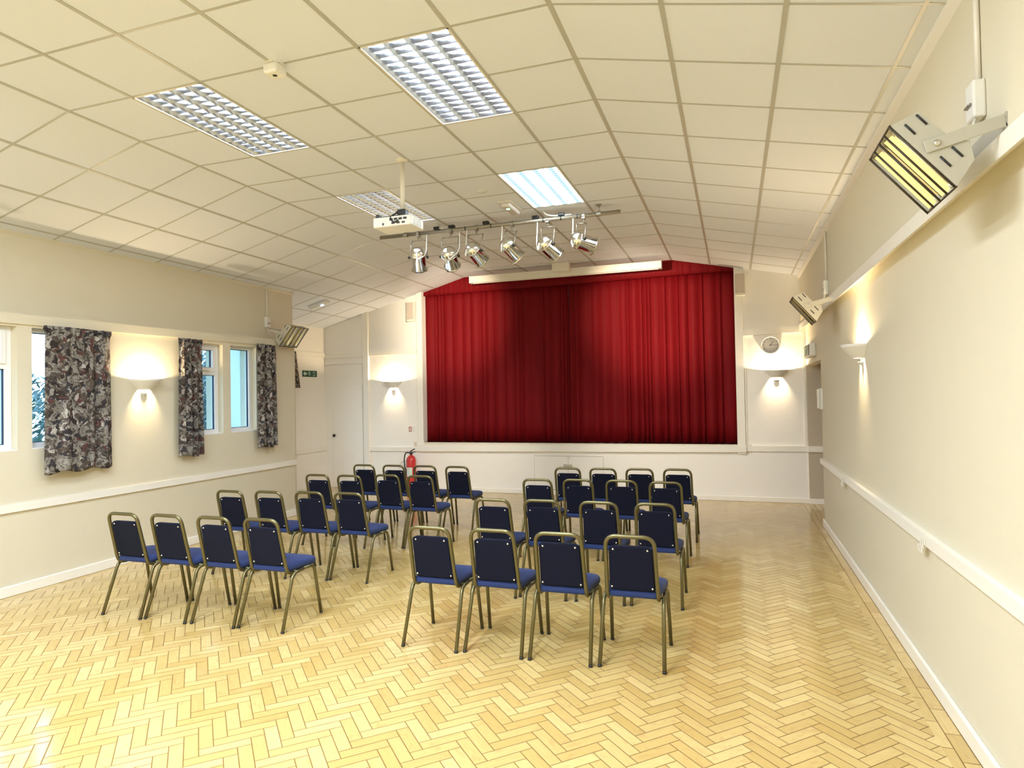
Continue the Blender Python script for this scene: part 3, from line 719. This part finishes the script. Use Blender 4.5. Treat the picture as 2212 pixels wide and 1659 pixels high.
# ------------------------------------------------------------------ infra-red heaters
def make_heater(label,mirror,loc):
    s=-1 if mirror else 1
    t=thing('infrared_heater',label,'heater',loc,0,'wall mounted radiant heaters')
    def Q(x,z): return (s*x,z)
    # section through the body, relative to the bolt axis (room side is -x for the right wall)
    A=(-.150,.092); B=(-.053,.133); C_=(.036,.030); D=(.108,-.005); E_=(.120,-.075); F=(.062,-.168)
    sec=[A,B,C_,D,E_,F]; Ly=.38
    mb=MB()
    for y0,y1 in ((0,.012),(Ly-.012,Ly)): mb.prism([Q(*p) for p in sec],y0,y1)
    sk=[A,B,C_,D,E_,F]
    for i in range(5):
        p,q=sk[i],sk[i+1]; mb.add([(s*p[0],0,p[1]),(s*q[0],0,q[1]),(s*q[0],Ly,q[1]),(s*p[0],Ly,p[1])],[(0,1,2,3)])
    mb.obj('housing',m_beige,t)
    d=Vector((F[0]-A[0],0,F[1]-A[1])); n=Vector((-d.z,0,d.x)).normalized()  # n points out of the opening or in
    if n.x>0: n=-n
    def pt(f,dep,y): 
        p=Vector((A[0],0,A[1]))+d*f-n*dep; return (s*p.x,y,p.z)
    mb=MB()   # polished reflectors: two troughs side by side
    for (q0,q1) in ((.012,Ly/2-.004),(Ly/2+.004,Ly-.012)):
        k=7; ring=[(q0+(q1-q0)*i/k,.010+.060*math.sin(PI*i/k)**.7) for i in range(k+1)]
        for i in range(k): mb.add([pt(.03,ring[i][1],ring[i][0]),pt(.97,ring[i][1],ring[i][0]),pt(.97,ring[i+1][1],ring[i+1][0]),pt(.03,ring[i+1][1],ring[i+1][0])],[(0,1,2,3)],smooth=True)
    mb.obj('reflector',m_reflect,t)
    for q0 in (Ly*.26,Ly*.74):
        mb=MB(); mb.tube([pt(.05,.03,q0),pt(.95,.03,q0)],.006,8)
        for f_ in (.06,.94): mb.tube([pt(f_-.03,.03,q0),pt(f_+.03,.03,q0)],.011,8)
        mb.obj('heating_lamp',m_whitemetal,t)
    mb=MB()   # guard wires across the opening
    for i in range(5):
        y=.006+(Ly-.012)*i/4; mb.tube([pt(-.01,-.004,y),pt(1.01,-.004,y)],.0042,6)
    for f0 in (0,1): mb.tube([pt(f0,-.002,0),pt(f0,-.002,Ly)],.0042,6)
    mb.obj('guard',m_wire,t)
    mb=MB()   # slots in the end plate
    for (f0,dep) in ((.17,.035),(.17,.085),(.70,.035),(.70,.085)):
        a=pt(f0-.07,dep,-.001); b=pt(f0+.09,dep,-.001); mb.tube([a,b],.0042,6)
    mb.obj('vent_slot',m_black,t)
    mb=MB()   # yoke arms to the wall plate
    wx=.222
    for y in (-.006,Ly+.002):
        ang=math.atan2(.055,wx); M=Matrix.Translation((0,y,0))@Matrix.Rotation(-s*ang,4,'Y')
        x0,x1=(-.04,wx+.004); 
        if s<0: x0,x1=-x1,-x0
        mb.bbox(x0,x1,-.002,.003,-.024,.024,.002,1,M=M)
    a,b=sorted((s*(wx-.004),s*wx)); mb.box(a,b,-.008,Ly+.006,.02,.085)
    mb.obj('bracket',m_beige,t)
    mb=MB()
    for y,dr in ((-.010,-1),(Ly+.006,1)): mb.lathe([(0,.008),(.008,.007),(.012,.003),(.012,0)],12,M=basis((0,y,0),(0,dr,0)))
    mb.obj('pivot_bolt',m_steel,t)
    return t
make_heater('large beige infrared heater bracketed high on the right wall, nearest the camera',False,(XRU-.223,2.80,2.606))
make_heater('small-looking beige infrared heater at the far end of the right wall',False,(XRU-.223,7.12,2.545))
make_heater('beige infrared heater at the end of the left wall above the curtain',True,(XL-.06+.225,7.40,2.60))
# supply spurs with conduit
def spur(label,x,y,z,ztop,s,hx):
    t=thing('fused_spur',label,'electrical spur',(x,y,z),0,'heater supply spurs')
    mb=MB(); mb.bbox(min(0,-s*.045),max(0,-s*.045),-.045,.045,-.075,.075,.008,2); mb.obj('box',m_white,t)
    mb=MB(); mb.tube([(-s*.012,.0,.07),(-s*.012,.0,ztop-z)],.0105,8); mb.obj('conduit',m_whitemetal,t)
    mb=MB(); mb.tube([(-s*.03,-.02,-.07),(-s*.045,-.02,-.11),(-s*.06,-.02,-.17),(-s*.11,-.02,hx-z)],.005,6); mb.obj('flex',m_white,t)
    mb=MB(); mb.bbox(-s*.05-.006,-s*.05+.006,-.03,.03,-.02,-.012,.002,1); mb.obj('switch_rocker',m_yoke,t)
spur('white spur box with conduit above the near right heater',XRU,3.03,2.83,ceil_z(XRU)-.03,1,2.66)
spur('spur box with conduit above the far right heater',XRU,7.50,2.76,ceil_z(XRU)-.03,1,2.60)
spur('spur box above the heater at the end of the left wall',XLU,7.62,2.80,ceil_z(XLU)-.03,-1,2.62)

# ------------------------------------------------------------------ spotlight bar
YB_,ZB_=7.09,3.692
t=thing('lighting_bar','long steel bar under the ceiling carrying the silver spotlights','lighting bar',(-2.64,YB_,ZB_))
mb=MB(); mb.tube([(-1.508,0,0),(1.503,0,0)],.0235,16); mb.obj('bar_tube',m_yoke,t)
for x in (-1.15,1.262):
    mb=MB(); mb.tube([(x,0,.024),(x,0,HC-ZB_)],.009,8); mb.lathe([(0,0),(.035,0),(.035,-.008),(.012,-.014)],16,M=Matrix.Translation((x,0,HC-ZB_))); mb.lathe([(.029,-.025),(.029,.025)],16,M=Matrix.Translation((x,0,0))@Matrix.Rotation(PI/2,4,'Y')); mb.obj('hanger',m_yoke,t)
for x in (-3.366,-3.169,-2.726,-2.113,-1.805):
    mb=MB(); mb.bbox(x+2.64-.038,x+2.64+.038,-.03,.03,.022,.058,.008,2); mb.obj('socket',m_black,t)
mb=MB()
for x in (-.35,-.02,.25,.62,.83,1.02): mb.lathe([(.0255,-.006),(.0255,.006)],14,M=Matrix.Translation((x,0,0))@Matrix.Rotation(PI/2,4,'Y'))
mb.obj('cable_tie',m_black,t)
mb=MB(); mb.tube(fillet([(.62,-.01,.10),(.66,-.02,.05),(.75,-.015,.03),(.95,0,.028)],.05,5),.008,8); mb.obj('supply_cable',m_white,t)
mb=MB(); mb.tube(fillet([(-.72,-.01,.10),(-.72,-.02,.04),(-.64,-.01,.03)],.05,5),.008,8)
mb.obj('supply_cable',m_white,t)
SP=[(1,(-3.598,7.03,3.421),(-.177,.555,-.813),-3.62),(2,(-3.184,7.03,3.39),(-.16,.80,-.56),-3.183),(3,(-2.873,7.03,3.412),(.335,.735,-.59),-2.851),
    (4,(-2.437,7.03,3.426),(.549,.50,-.67),-2.403),(5,(-1.986,7.03,3.40),(.515,.651,-.557),-1.971),(6,(-1.604,7.03,3.406),(.80,.53,-.28),-1.55)]
SL=['leftmost on the bar, pointing steeply down','second from the projector, seen from behind','third from the projector, red reflection on its side',
    'fourth from the projector, beside the loose cable','fifth from the projector, above the screen bracket','last on the bar, turned to the right wall']
SIDE=['down','behind','third','fourth','fifth','last']
for (n,p,d,xb),lab in zip(SP,SL):
    d=Vector(d).normalized(); p=Vector(p)
    t=thing('spotlight','silver can spotlight '+lab,'spotlight',(xb,YB_,ZB_),0,'can spotlights on the bar')
    o=Vector((xb,YB_,ZB_)); M=basis(p-o,d)
    mb=MB(); mb.lathe([(0,-.094),(.035,-.088),(.066,-.072),(.088,-.045),(.096,-.012),(.097,.0)],28,M=M); mb.obj('dome',m_chrome,t)
    mb=MB(); mb.lathe([(.097,0),(.102,.002),(.102,.010),(.086,.012),(.086,.19),(.081,.19),(.081,.02)],28,M=M); mb.obj('barrel',m_chrome,t)
    mb=MB()  # octagonal gel frame at the mouth
    oc=[(.112*math.cos(PI/8+k*PI/4),.112*math.sin(PI/8+k*PI/4)) for k in range(8)]; ic=[(.078*math.cos(PI/8+k*PI/4),.078*math.sin(PI/8+k*PI/4)) for k in range(8)]
    for z0 in (.188,.198):
        vs=[(x,y,z0) for x,y in oc]+[(x,y,z0) for x,y in ic]; mb.add(vs,[(k,(k+1)%8,(k+1)%8+8,k+8) for k in range(8)],M=M)
    vs=[(x,y,.188) for x,y in oc]+[(x,y,.198) for x,y in oc]; mb.add(vs,[(k,(k+1)%8,(k+1)%8+8,k+8) for k in range(8)],M=M)
    mb.obj('gel_frame',m_chrome,t)
    mb=MB(); mb.lathe([(0,.03),(.081,.03)],24,M=M); mb.obj('lens',m_lens,t)
    side=Vector((M[0][0],M[1][0],M[2][0])); 
    if side.x<0: side=-side
    ctr=M.translation+d*.035
    a=ctr-side*.108; b=ctr+side*.108; up=.17
    A=Vector((a.x,a.y,-.085)); B=Vector((b.x,b.y,-.085))
    A.y=B.y=0; 
    mb=MB(); mb.tube([a,Vector((a.x,a.y*.4,-.14)),A],.006,6); mb.tube([b,Vector((b.x,b.y*.4,-.14)),B],.006,6); mb.tube([A,B],.006,6)
    mb.tube([(0,0,-.085),(0,0,-.02)],.009,8); mb.obj('yoke',m_yoke,t)
    mb=MB(); mb.lathe([(.03,-.016),(.03,.016)],12,M=Matrix.Rotation(PI/2,4,'Y')); mb.box(-.018,.018,-.03,.03,-.038,-.02); mb.obj('clamp',m_yoke,t)
    mb=MB()
    for q,sg in ((a,-1),(b,1)): mb.lathe([(0,.03),(.016,.028),(.018,.004),(.008,0)],12,M=basis(q-side*sg*.012,side*sg))
    mb.obj('tilt_knob',m_black,t)
    mb=MB(); e=M.translation-d*.03
    sg=1 if n in (1,2) else -1
    st=Vector((sg*.12,0,.0)); back=e+Vector((0,-.10,-.02)); 
    mb.tube(fillet([st,(st.x,-.02,-.12),(st.x*1.05,-.04,-.27),(sg*.05+back.x*.5,back.y,back.z-.10),e+Vector((sg*.03,-.085,-.03))],.12,8),.0075,8)
    mb.obj('cord',m_white,t)

# ------------------------------------------------------------------ projector on its pole
t=thing('projector','white video projector hanging from a ceiling pole','projector',(-2.785,5.075,3.225))
mb=MB(); mb.bbox(-.185,.185,-.125,.125,-.045,.045,.012,3); body=mb.obj('body',m_white,t)
mb=MB(); 
for k in range(4): mb.box(-.02+.045*k,.012+.045*k,-.129,-.124,.006,.024)
for k in range(3): mb.box(.0+.05*k,.03+.05*k,-.129,-.124,-.026,-.012)
mb.box(-.09,-.075,-.129,-.124,-.03,-.01); mb.obj('connector_panel',m_black,t)
mb=MB(); 
for k in range(6): mb.box(.183,.1865,-.075+.026*k,-.062+.026*k,-.028,.03)
mb.obj('air_vent',m_yoke,t)
mb=MB(); mb.lathe([(.035,0),(.04,.012),(.03,.014),(0,.008)],18,M=basis((-.09,.124,.0),(0,1,0))); mb.obj('lens',m_lens,t)
mb=MB(); mb.box(-.17,.13,-.10,.10,.045,.056); mb.box(-.165,-.13,-.11,-.07,.045,.075); mb.box(.09,.13,-.11,-.07,.045,.075); mb.tube([(.045,0,.05),(.045,0,.09)],.04,12); mb.bbox(.005,.085,-.04,.04,.075,.125,.01,2)
mb.tube(fillet([(.02,-.06,.09),(-.02,-.13,.03),(.03,-.14,-.02),(.07,-.13,.0)],.05,6),.007,6)
mb.obj('mount_plate',m_black,t)
mb=MB(); mb.tube([(.045,0,.10),(.045,0,HC-3.225)],.021,16); mb.lathe([(.021,-.02),(.05,-.012),(.055,0)],20,M=Matrix.Translation((.045,0,HC-3.225))); mb.obj('pole',m_whitemetal,t)

# projection screen in its case, with its ceiling bracket
t=thing('projection_screen','long white rolled projection screen case above the stage curtain','projection screen',(-2.61,10.16,3.66))
mb=MB(); mb.bbox(-1.595,1.595,-.06,.06,-.055,.06,.008,2); mb.obj('case',m_whitemetal,t)
for x0 in (-1.602,1.590):
    mb=MB(); mb.bbox(x0,x0+.012,-.063,.063,-.058,.063,.003,1); mb.obj('end_cap',m_white,t)
mb=MB(); mb.box(-1.55,1.55,-.012,.012,-.064,-.054); mb.obj('slat',m_white,t)
mb=MB(); mb.bbox(-.10,.17,-.20,-.062,.0,HC-3.66,.005,1); mb.obj('bracket',m_whitemetal,t)

# ------------------------------------------------------------------ small fittings
t=thing('motion_sensor','small white motion sensor box on the ceiling','sensor',(-2.677,3.318,HC))
mb=MB(); r=.062; mb.prism([(r*1.02*math.cos(PI/8+k*PI/4),r*1.02*math.sin(PI/8+k*PI/4)) for k in range(8)],-.012,0,axis='z'); mb.bbox(-.052,.052,-.052,.052,-.075,-.01,.014,2); mb.obj('body',m_white,t)
mb=MB(); mb.lathe([(0,-.079),(.012,-.078),(.016,-.074)],16); mb.obj('lens',m_black,t)
t=thing('emergency_light','grey-white emergency light with green indicator on the flat ceiling','emergency light',(-2.30,6.75,HC),0,'ceiling emergency lights')
mb=MB(); mb.bbox(-.075,.075,-.20,.20,-.014,0,.005,1); mb.obj('base',m_white,t)
mb=MB(); mb.bbox(-.052,.052,-.185,.185,-.062,-.012,.02,3); mb.obj('diffuser_cover',simple('frosted_cover',(.62,.57,.52),.25),t)
mb=MB(); mb.bbox(-.018,.018,-.10,-.07,-.068,-.058,.004,1); mb.obj('indicator',m_led,t)
t=thing('emergency_light','small emergency light box on the sloping ceiling of the bay','emergency light',(-6.48,9.05,ceil_z(-6.48)),0,'ceiling emergency lights')
t.rotation_euler=(0,-AL,0)
mb=MB(); mb.bbox(-.17,.17,-.06,.06,-.05,0,.008,2); mb.obj('base',m_white,t)
mb=MB(); mb.bbox(-.15,.15,-.045,.045,-.068,-.048,.008,2); mb.obj('diffuser_cover',m_upvc,t)
mb=MB(); mb.bbox(.05,.11,-.05,-.02,-.072,-.06,.004,1); mb.obj('indicator',m_ledblue,t)
mb=MB(); mb.lathe([(0,-.012),(.03,-.012),(.034,-.008),(.05,-.008),(.055,0)],24); o=mb.obj('smoke_detector',simple('detector_disc',(.66,.68,.66),.6)); o.location=(-2.41,6.16,HC); tag(o,'faint flat round detector base on the ceiling before the green-lit fitting','smoke detector')

# loudspeakers beside the proscenium
def speaker(label,x0,x1,z0,z1):
    t=thing('wall_speaker',label,'loudspeaker',((x0+x1)/2,YS,z0),0,'loudspeakers beside the stage'); w=(x1-x0)/2; h=z1-z0
    mb=MB(); mb.bbox(-w,w,-.10,0,0,h,.006,2); mb.obj('cabinet',m_white,t)
    mb=MB(); mb.bbox(-w+.008,w-.008,-.108,-.098,.03,h-.01,.004,1); mb.obj('grille',simple('speaker_grille',(.60,.52,.44),.7,bump=.5,bscale=600),t)
speaker('slim white wall speaker left of the stage curtain near the ceiling',-5.57,-5.42,3.06,3.405)
speaker('white wall speaker right of the stage curtain near the ceiling',.055,.203,3.145,3.485)

# clock
t=thing('wall_clock','round white-rimmed wall clock above the right stage wall light','clock',(.541,YS,2.372))
F=basis((0,0,0),(0,-1,0))
mb=MB(); mb.lathe([(.138,0),(.14,.03),(.132,.04),(.124,.038),(.12,.03)],48,M=F); mb.obj('rim',m_white,t)
mb=MB(); mb.lathe([(0,.028),(.121,.028)],48,M=F); mb.obj('face',m_clockface,t)
def flat_text(s,size,loc,parent,mat,name,ext=.0008,rotm=None):
    c=bpy.data.curves.new(name,'FONT'); c.body=s; c.size=size; c.align_x='CENTER'; c.align_y='CENTER'; c.extrude=ext
    tmp=bpy.data.objects.new(name+'_curve',c); COL.objects.link(tmp); bpy.context.view_layer.update()
    me=bpy.data.meshes.new_from_object(tmp.evaluated_get(bpy.context.evaluated_depsgraph_get())); bpy.data.objects.remove(tmp); bpy.data.curves.remove(c)
    me.materials.clear(); me.materials.append(mat)
    o=bpy.data.objects.new(name,me); COL.objects.link(o); o.parent=parent
    o.matrix_local=Matrix.Translation(loc)@(rotm or Matrix.Rotation(PI/2,4,'X')); return o
for k in range(1,13):
    a=PI/2-k*PI/6; flat_text(str(k),.03,(.098*math.cos(a),-.0295,.098*math.sin(a)),t,m_black,'numeral')
def hand(ang,l,w,name):
    a=PI/2-ang; mb=MB(); dx,dz=math.cos(a),math.sin(a); nx,nz=-dz*w/2,dx*w/2
    pts=[(-dx*.02+nx,-dz*.02+nz),(-dx*.02-nx,-dz*.02-nz),(dx*l-nx*.6,dz*l-nz*.6),(dx*l+nx*.6,dz*l+nz*.6)]
    mb.prism(pts,-.034,-.032); mb.obj(name,m_black,t)
hand(2*PI*(1.25/12),.068,.009,'hour_hand'); hand(2*PI*.25,.095,.007,'minute_hand')

# illuminated exit box over the right opening
t=thing('exit_light','small green and white exit light box over the right-hand opening','exit sign',(XR,9.55,2.215))
mb=MB(); mb.bbox(-.075,0,-.34,.42,-.09,.09,.02,3); mb.obj('housing',m_white,t)
mb=MB(); mb.bbox(-.083,-.074,-.24,.34,-.068,.068,.004,1); mb.obj('legend_panel',simple('exit_panel_green',(.06,.14,.08),.4),t)
def running_man(parent,P,sc,mat):
    mb=MB()
    segs=[((0,.30),(.05,.02),.05),((.05,.02),(.20,-.14),.045),((.20,-.14),(.17,-.34),.04),((.05,.02),(-.08,-.16),.045),((-.08,-.16),(-.27,-.17),.04),((.0,.26),(.19,.14),.035),((.19,.14),(.30,.24),.03),((.0,.26),(-.17,.22),.035),((-.17,.22),(-.22,.06),.03)]
    for a,b,r in segs: mb.tube([P(a[0]*sc,a[1]*sc),P(b[0]*sc,b[1]*sc)],r*sc,6)
    c=P(.03*sc,.42*sc); mb.lathe([(0,-.085*sc),(.06*sc,-.06*sc),(.085*sc,0),(.06*sc,.06*sc),(0,.085*sc)],10,M=Matrix.Translation(c)); return mb.obj('running_figure',mat,parent)
running_man(t,lambda a,b:(-.085,.03-a*1.6,b),.15,m_signwhite)
mb=MB(); mb.prism([(.32,-.05),(.32,.05),(.22,.05),(.22,-.05)],-.086,-.084,axis='x'); mb.obj('doorway_mark',m_signwhite,t)
# green running-man sign in the bay
t=thing('exit_sign','small dark green exit sign with white arrow on the bay wall','exit sign',(XB,10.005,2.148))
mb=MB(); mb.bbox(0,.006,-.215,.215,-.058,.058,.002,1); mb.obj('plate',m_green,t)
mb=MB(); mb.prism([(-.19,0),(-.135,.042),(-.135,.016),(-.085,.016),(-.085,-.016),(-.135,-.016),(-.135,-.042)],.006,.0075,axis='x'); mb.obj('arrow',m_signwhite,t)
running_man(t,lambda a,b:(.0075,-.02+a,b),.105,m_signwhite)
R_x=Matrix.Rotation(PI/2,4,'Z')@Matrix.Rotation(PI/2,4,'X')
flat_text('Fire',.042,(.0075,.125,.022),t,m_signwhite,'lettering',rotm=R_x); flat_text('exit',.042,(.0075,.125,-.025),t,m_signwhite,'lettering',rotm=R_x)
# fire action notice
t=thing('fire_sign','small red and white notice on the stage wall left of the curtain','notice',(-5.545,YS,1.10))
mb=MB(); mb.bbox(-.062,.062,-.004,0,-.05,.05,.001,1); mb.obj('plate',m_white,t)
mb=MB(); mb.box(-.058,-.005,-.0055,-.004,-.042,.046); mb.obj('red_field',simple('notice_red',(.45,.08,.05),.5),t)
mb=MB(); mb.box(-.045,-.018,-.0065,-.0055,-.03,.03); mb.obj('symbol',m_signwhite,t)
# extinguisher standing below it
t=thing('fire_extinguisher','red fire extinguisher standing against the stage front','fire extinguisher',(-5.46,10.28,0))
mb=MB(); mb.lathe([(0,.0),(.08,.0),(.088,.012),(.088,.56),(.078,.60),(.05,.635),(.024,.65),(.024,.665)],28); mb.obj('cylinder',m_red,t)
mb=MB(); mb.lathe([(.0885,.28),(.0885,.44)],28,a0=-2.2,a1=-.9); mb.obj('instruction_label',m_signwhite,t)
mb=MB(); mb.lathe([(.022,.655),(.028,.665),(.028,.70),(.015,.71),(0,.712)],16); mb.tube([(0,0,.70),(.0,-.02,.725),(.09,-.03,.765)],.009,8); mb.tube([(0,0,.69),(.10,-.03,.715)],.008,8); mb.obj('valve_handle',m_black,t)
mb=MB(); mb.tube(fillet([(-.02,-.0,.69),(-.10,-.02,.70),(-.125,-.03,.60),(-.12,-.03,.45),(-.095,-.02,.38)],.08,8),.011,8); mb.tube([(-.095,-.02,.38),(-.09,-.02,.24)],[.013,.018],8); mb.obj('hose',m_black,t)
# intercom-like box at the edge of the opening
t=thing('wall_handset','white upright box with handset on the wall edge beside the opening','intercom',(XR,8.70,1.575))
mb=MB(); mb.bbox(-.03,0,-.06,.055,-.13,.13,.006,2); mb.obj('base',m_white,t)
mb=MB(); mb.bbox(-.062,-.03,-.035,.02,-.12,.12,.012,3); mb.obj('handset',m_whitemetal,t)
# clips on the right dado
def clip(label,y,z):
    t=thing('rail_clip',label,'clip',(XR-.036,y,z),0,'metal clips on the right dado rail')
    mb=MB(); mb.bbox(-.006,0,-.07,.0,-.005,.028,.002,1); mb.bbox(-.007,.0,-.035,.035,-.03,.005,.002,1); mb.bbox(-.008,0,-.012,.075,-.062,-.025,.002,1); mb.obj('plate',m_whitemetal,t)
clip('white metal clip under the right dado rail, nearer the camera',4.22,.815)
clip('white metal clip under the right dado rail, nearer the opening',7.05,.79)

# ------------------------------------------------------------------ outside the windows
mb=MB(); mb.box(-30,XL-.3,-6,YU-.2,-.15,-.02); mb.box(-30,XB-.4,YU-.2,24,-.15,-.02); struct(mb.obj('ground_outside',m_lawn))
def shrub(label,cx,cy,w,dp,h,n,seed,ls):
    rr=random.Random(seed); t=thing('garden_shrub',label,'shrub',(cx,cy,-.02),0,'garden shrubs outside')
    mb=MB()
    for i in range(n):
        while True:
            p=Vector((rr.uniform(-1,1),rr.uniform(-1,1),rr.uniform(-1,1)))
            if .45<p.length<1: break
        q=Vector((p.x*dp/2,p.y*w/2,h/2+p.z*h/2)); nrm=Vector((rr.gauss(0,1),rr.gauss(0,1),rr.gauss(0,1))).normalized(); a=nrm.orthogonal().normalized(); b=nrm.cross(a); l=ls*rr.uniform(.6,1.4)
        mb.add([q-a*l,q+b*l*.38+nrm*l*.1,q+a*l,q-b*l*.38+nrm*l*.1],[(0,1,2,3)])
    mb.obj('foliage',m_leaf,t)
    mb=MB()
    for i in range(14):
        a=rr.uniform(0,6.28); tip=Vector((math.cos(a)*dp*.4,math.sin(a)*w*.4,h*rr.uniform(.6,.98))); mid=tip*.5+Vector((rr.uniform(-.2,.2),rr.uniform(-.2,.2),.2)); mb.tube([(0,0,0),mid,tip],[.02,.012,.006],5)
    mb.obj('stems',m_stem,t)
shrub('leafy shrub seen through the middle left-wall window',-8.75,9.2,2.0,1.5,2.6,2600,1,.075)
shrub('dense shrub seen through the window beside the wide curtain',-9.8,6.75,2.2,1.8,2.15,2600,2,.07)
shrub('shrub outside the window at the left edge',-9.6,4.3,2.0,1.6,2.2,1800,4,.07)
shrub('tall shrub further back outside',-12.5,11.2,4.5,2.5,3.2,2200,6,.12)

# ------------------------------------------------------------------ world and lights
w=bpy.data.worlds.new('dusk_sky'); SC.world=w; w.use_nodes=True; nt=w.node_tree; bg=nt.nodes['Background']
tc=nt.nodes.new('ShaderNodeTexCoord'); nz=nt.nodes.new('ShaderNodeTexNoise'); nz.inputs['Scale'].default_value=3; nt.links.new(tc.outputs['Generated'],nz.inputs['Vector'])
rp=nt.nodes.new('ShaderNodeValToRGB'); rp.color_ramp.elements[0].position=.4; rp.color_ramp.elements[0].color=(.26,.55,1.0,1); rp.color_ramp.elements[1].position=.65; rp.color_ramp.elements[1].color=(.62,.86,1.05,1)
nt.links.new(nz.outputs['Fac'],rp.inputs[0]); nt.links.new(rp.outputs[0],bg.inputs[0]); bg.inputs[1].default_value=6.0

def area(name,loc,sx,sy,power,col):
    l=bpy.data.lights.new(name,'AREA'); l.shape='RECTANGLE'; l.size=sx; l.size_y=sy; l.energy=power; l.color=col
    o=bpy.data.objects.new(name,l); COL.objects.link(o); o.location=loc; return o
# the same luminaires go on behind the camera
for c in (1,4):
    for r in (-4,-8):
        area('rear_luminaire_light',(L0-.6*(c+.5),T0+.6*(r+1),HC-.02),.56,1.15,132,(.82,.93,1.06))
def spot(name,loc,target,power,angle,blend,col):
    l=bpy.data.lights.new(name,'SPOT'); l.energy=power; l.spot_size=math.radians(angle); l.spot_blend=blend; l.color=col; l.shadow_soft_size=.07
    o=bpy.data.objects.new(name,l); COL.objects.link(o); o.location=loc
    o.rotation_euler=(Vector(target)-Vector(loc)).to_track_quat('-Z','Y').to_euler(); return o

for nm,p,tg,pw,an in (('added_stage_beam',(-3.22,7.22,3.26),(-4.75,10.6,3.05),900,40),('added_stage_beam',(-1.90,7.20,3.28),(-1.25,10.6,2.95),1050,44)):
    spot(nm,p,tg,pw,an,1.0,(1,.83,.62))  # lamps added at the can mouths for the curtain pools, off the cans' aim

for p,tg,pw in (((-2.75,7.22,3.26),(-5.1,10.45,.9),340),((-2.28,7.20,3.25),(-.6,10.45,.9),310)):
    spot('added_stage_beam',p,tg,pw,62,1.0,(1,.93,.84))  # wide lamps added near the cans to brighten the stage front

# ------------------------------------------------------------------ camera
cam=bpy.data.cameras.new('camera'); cam.sensor_fit='HORIZONTAL'; cam.sensor_width=36; cam.lens=1390.946*36/2212; cam.clip_start=.05
co=bpy.data.objects.new('camera',cam); COL.objects.link(co)
yaw,pitch,roll=.3312,.0169,-.0183
cy,sy,cp,sp=math.cos(yaw),math.sin(yaw),math.cos(pitch),math.sin(pitch)
f=Vector((-sy*cp,cy*cp,sp)); r=Vector((cy,sy,0)); u=r.cross(f)
R=r*math.cos(roll)+u*math.sin(roll); U=-r*math.sin(roll)+u*math.cos(roll)
mt=Matrix((R,U,-f)).transposed().to_4x4(); mt.translation=(0,0,H); co.matrix_world=mt
SC.camera=co
vs=SC.view_settings; vs.view_transform='Standard'; vs.look='None'; vs.gamma=1; vs.exposure=0
try: vs.use_curve_mapping=False
except Exception: pass
SC.cycles.use_denoising=True; SC.cycles.max_bounces=10; SC.cycles.diffuse_bounces=6; SC.cycles.glossy_bounces=5; SC.cycles.sample_clamp_indirect=6
SC.cycles.use_light_tree=True
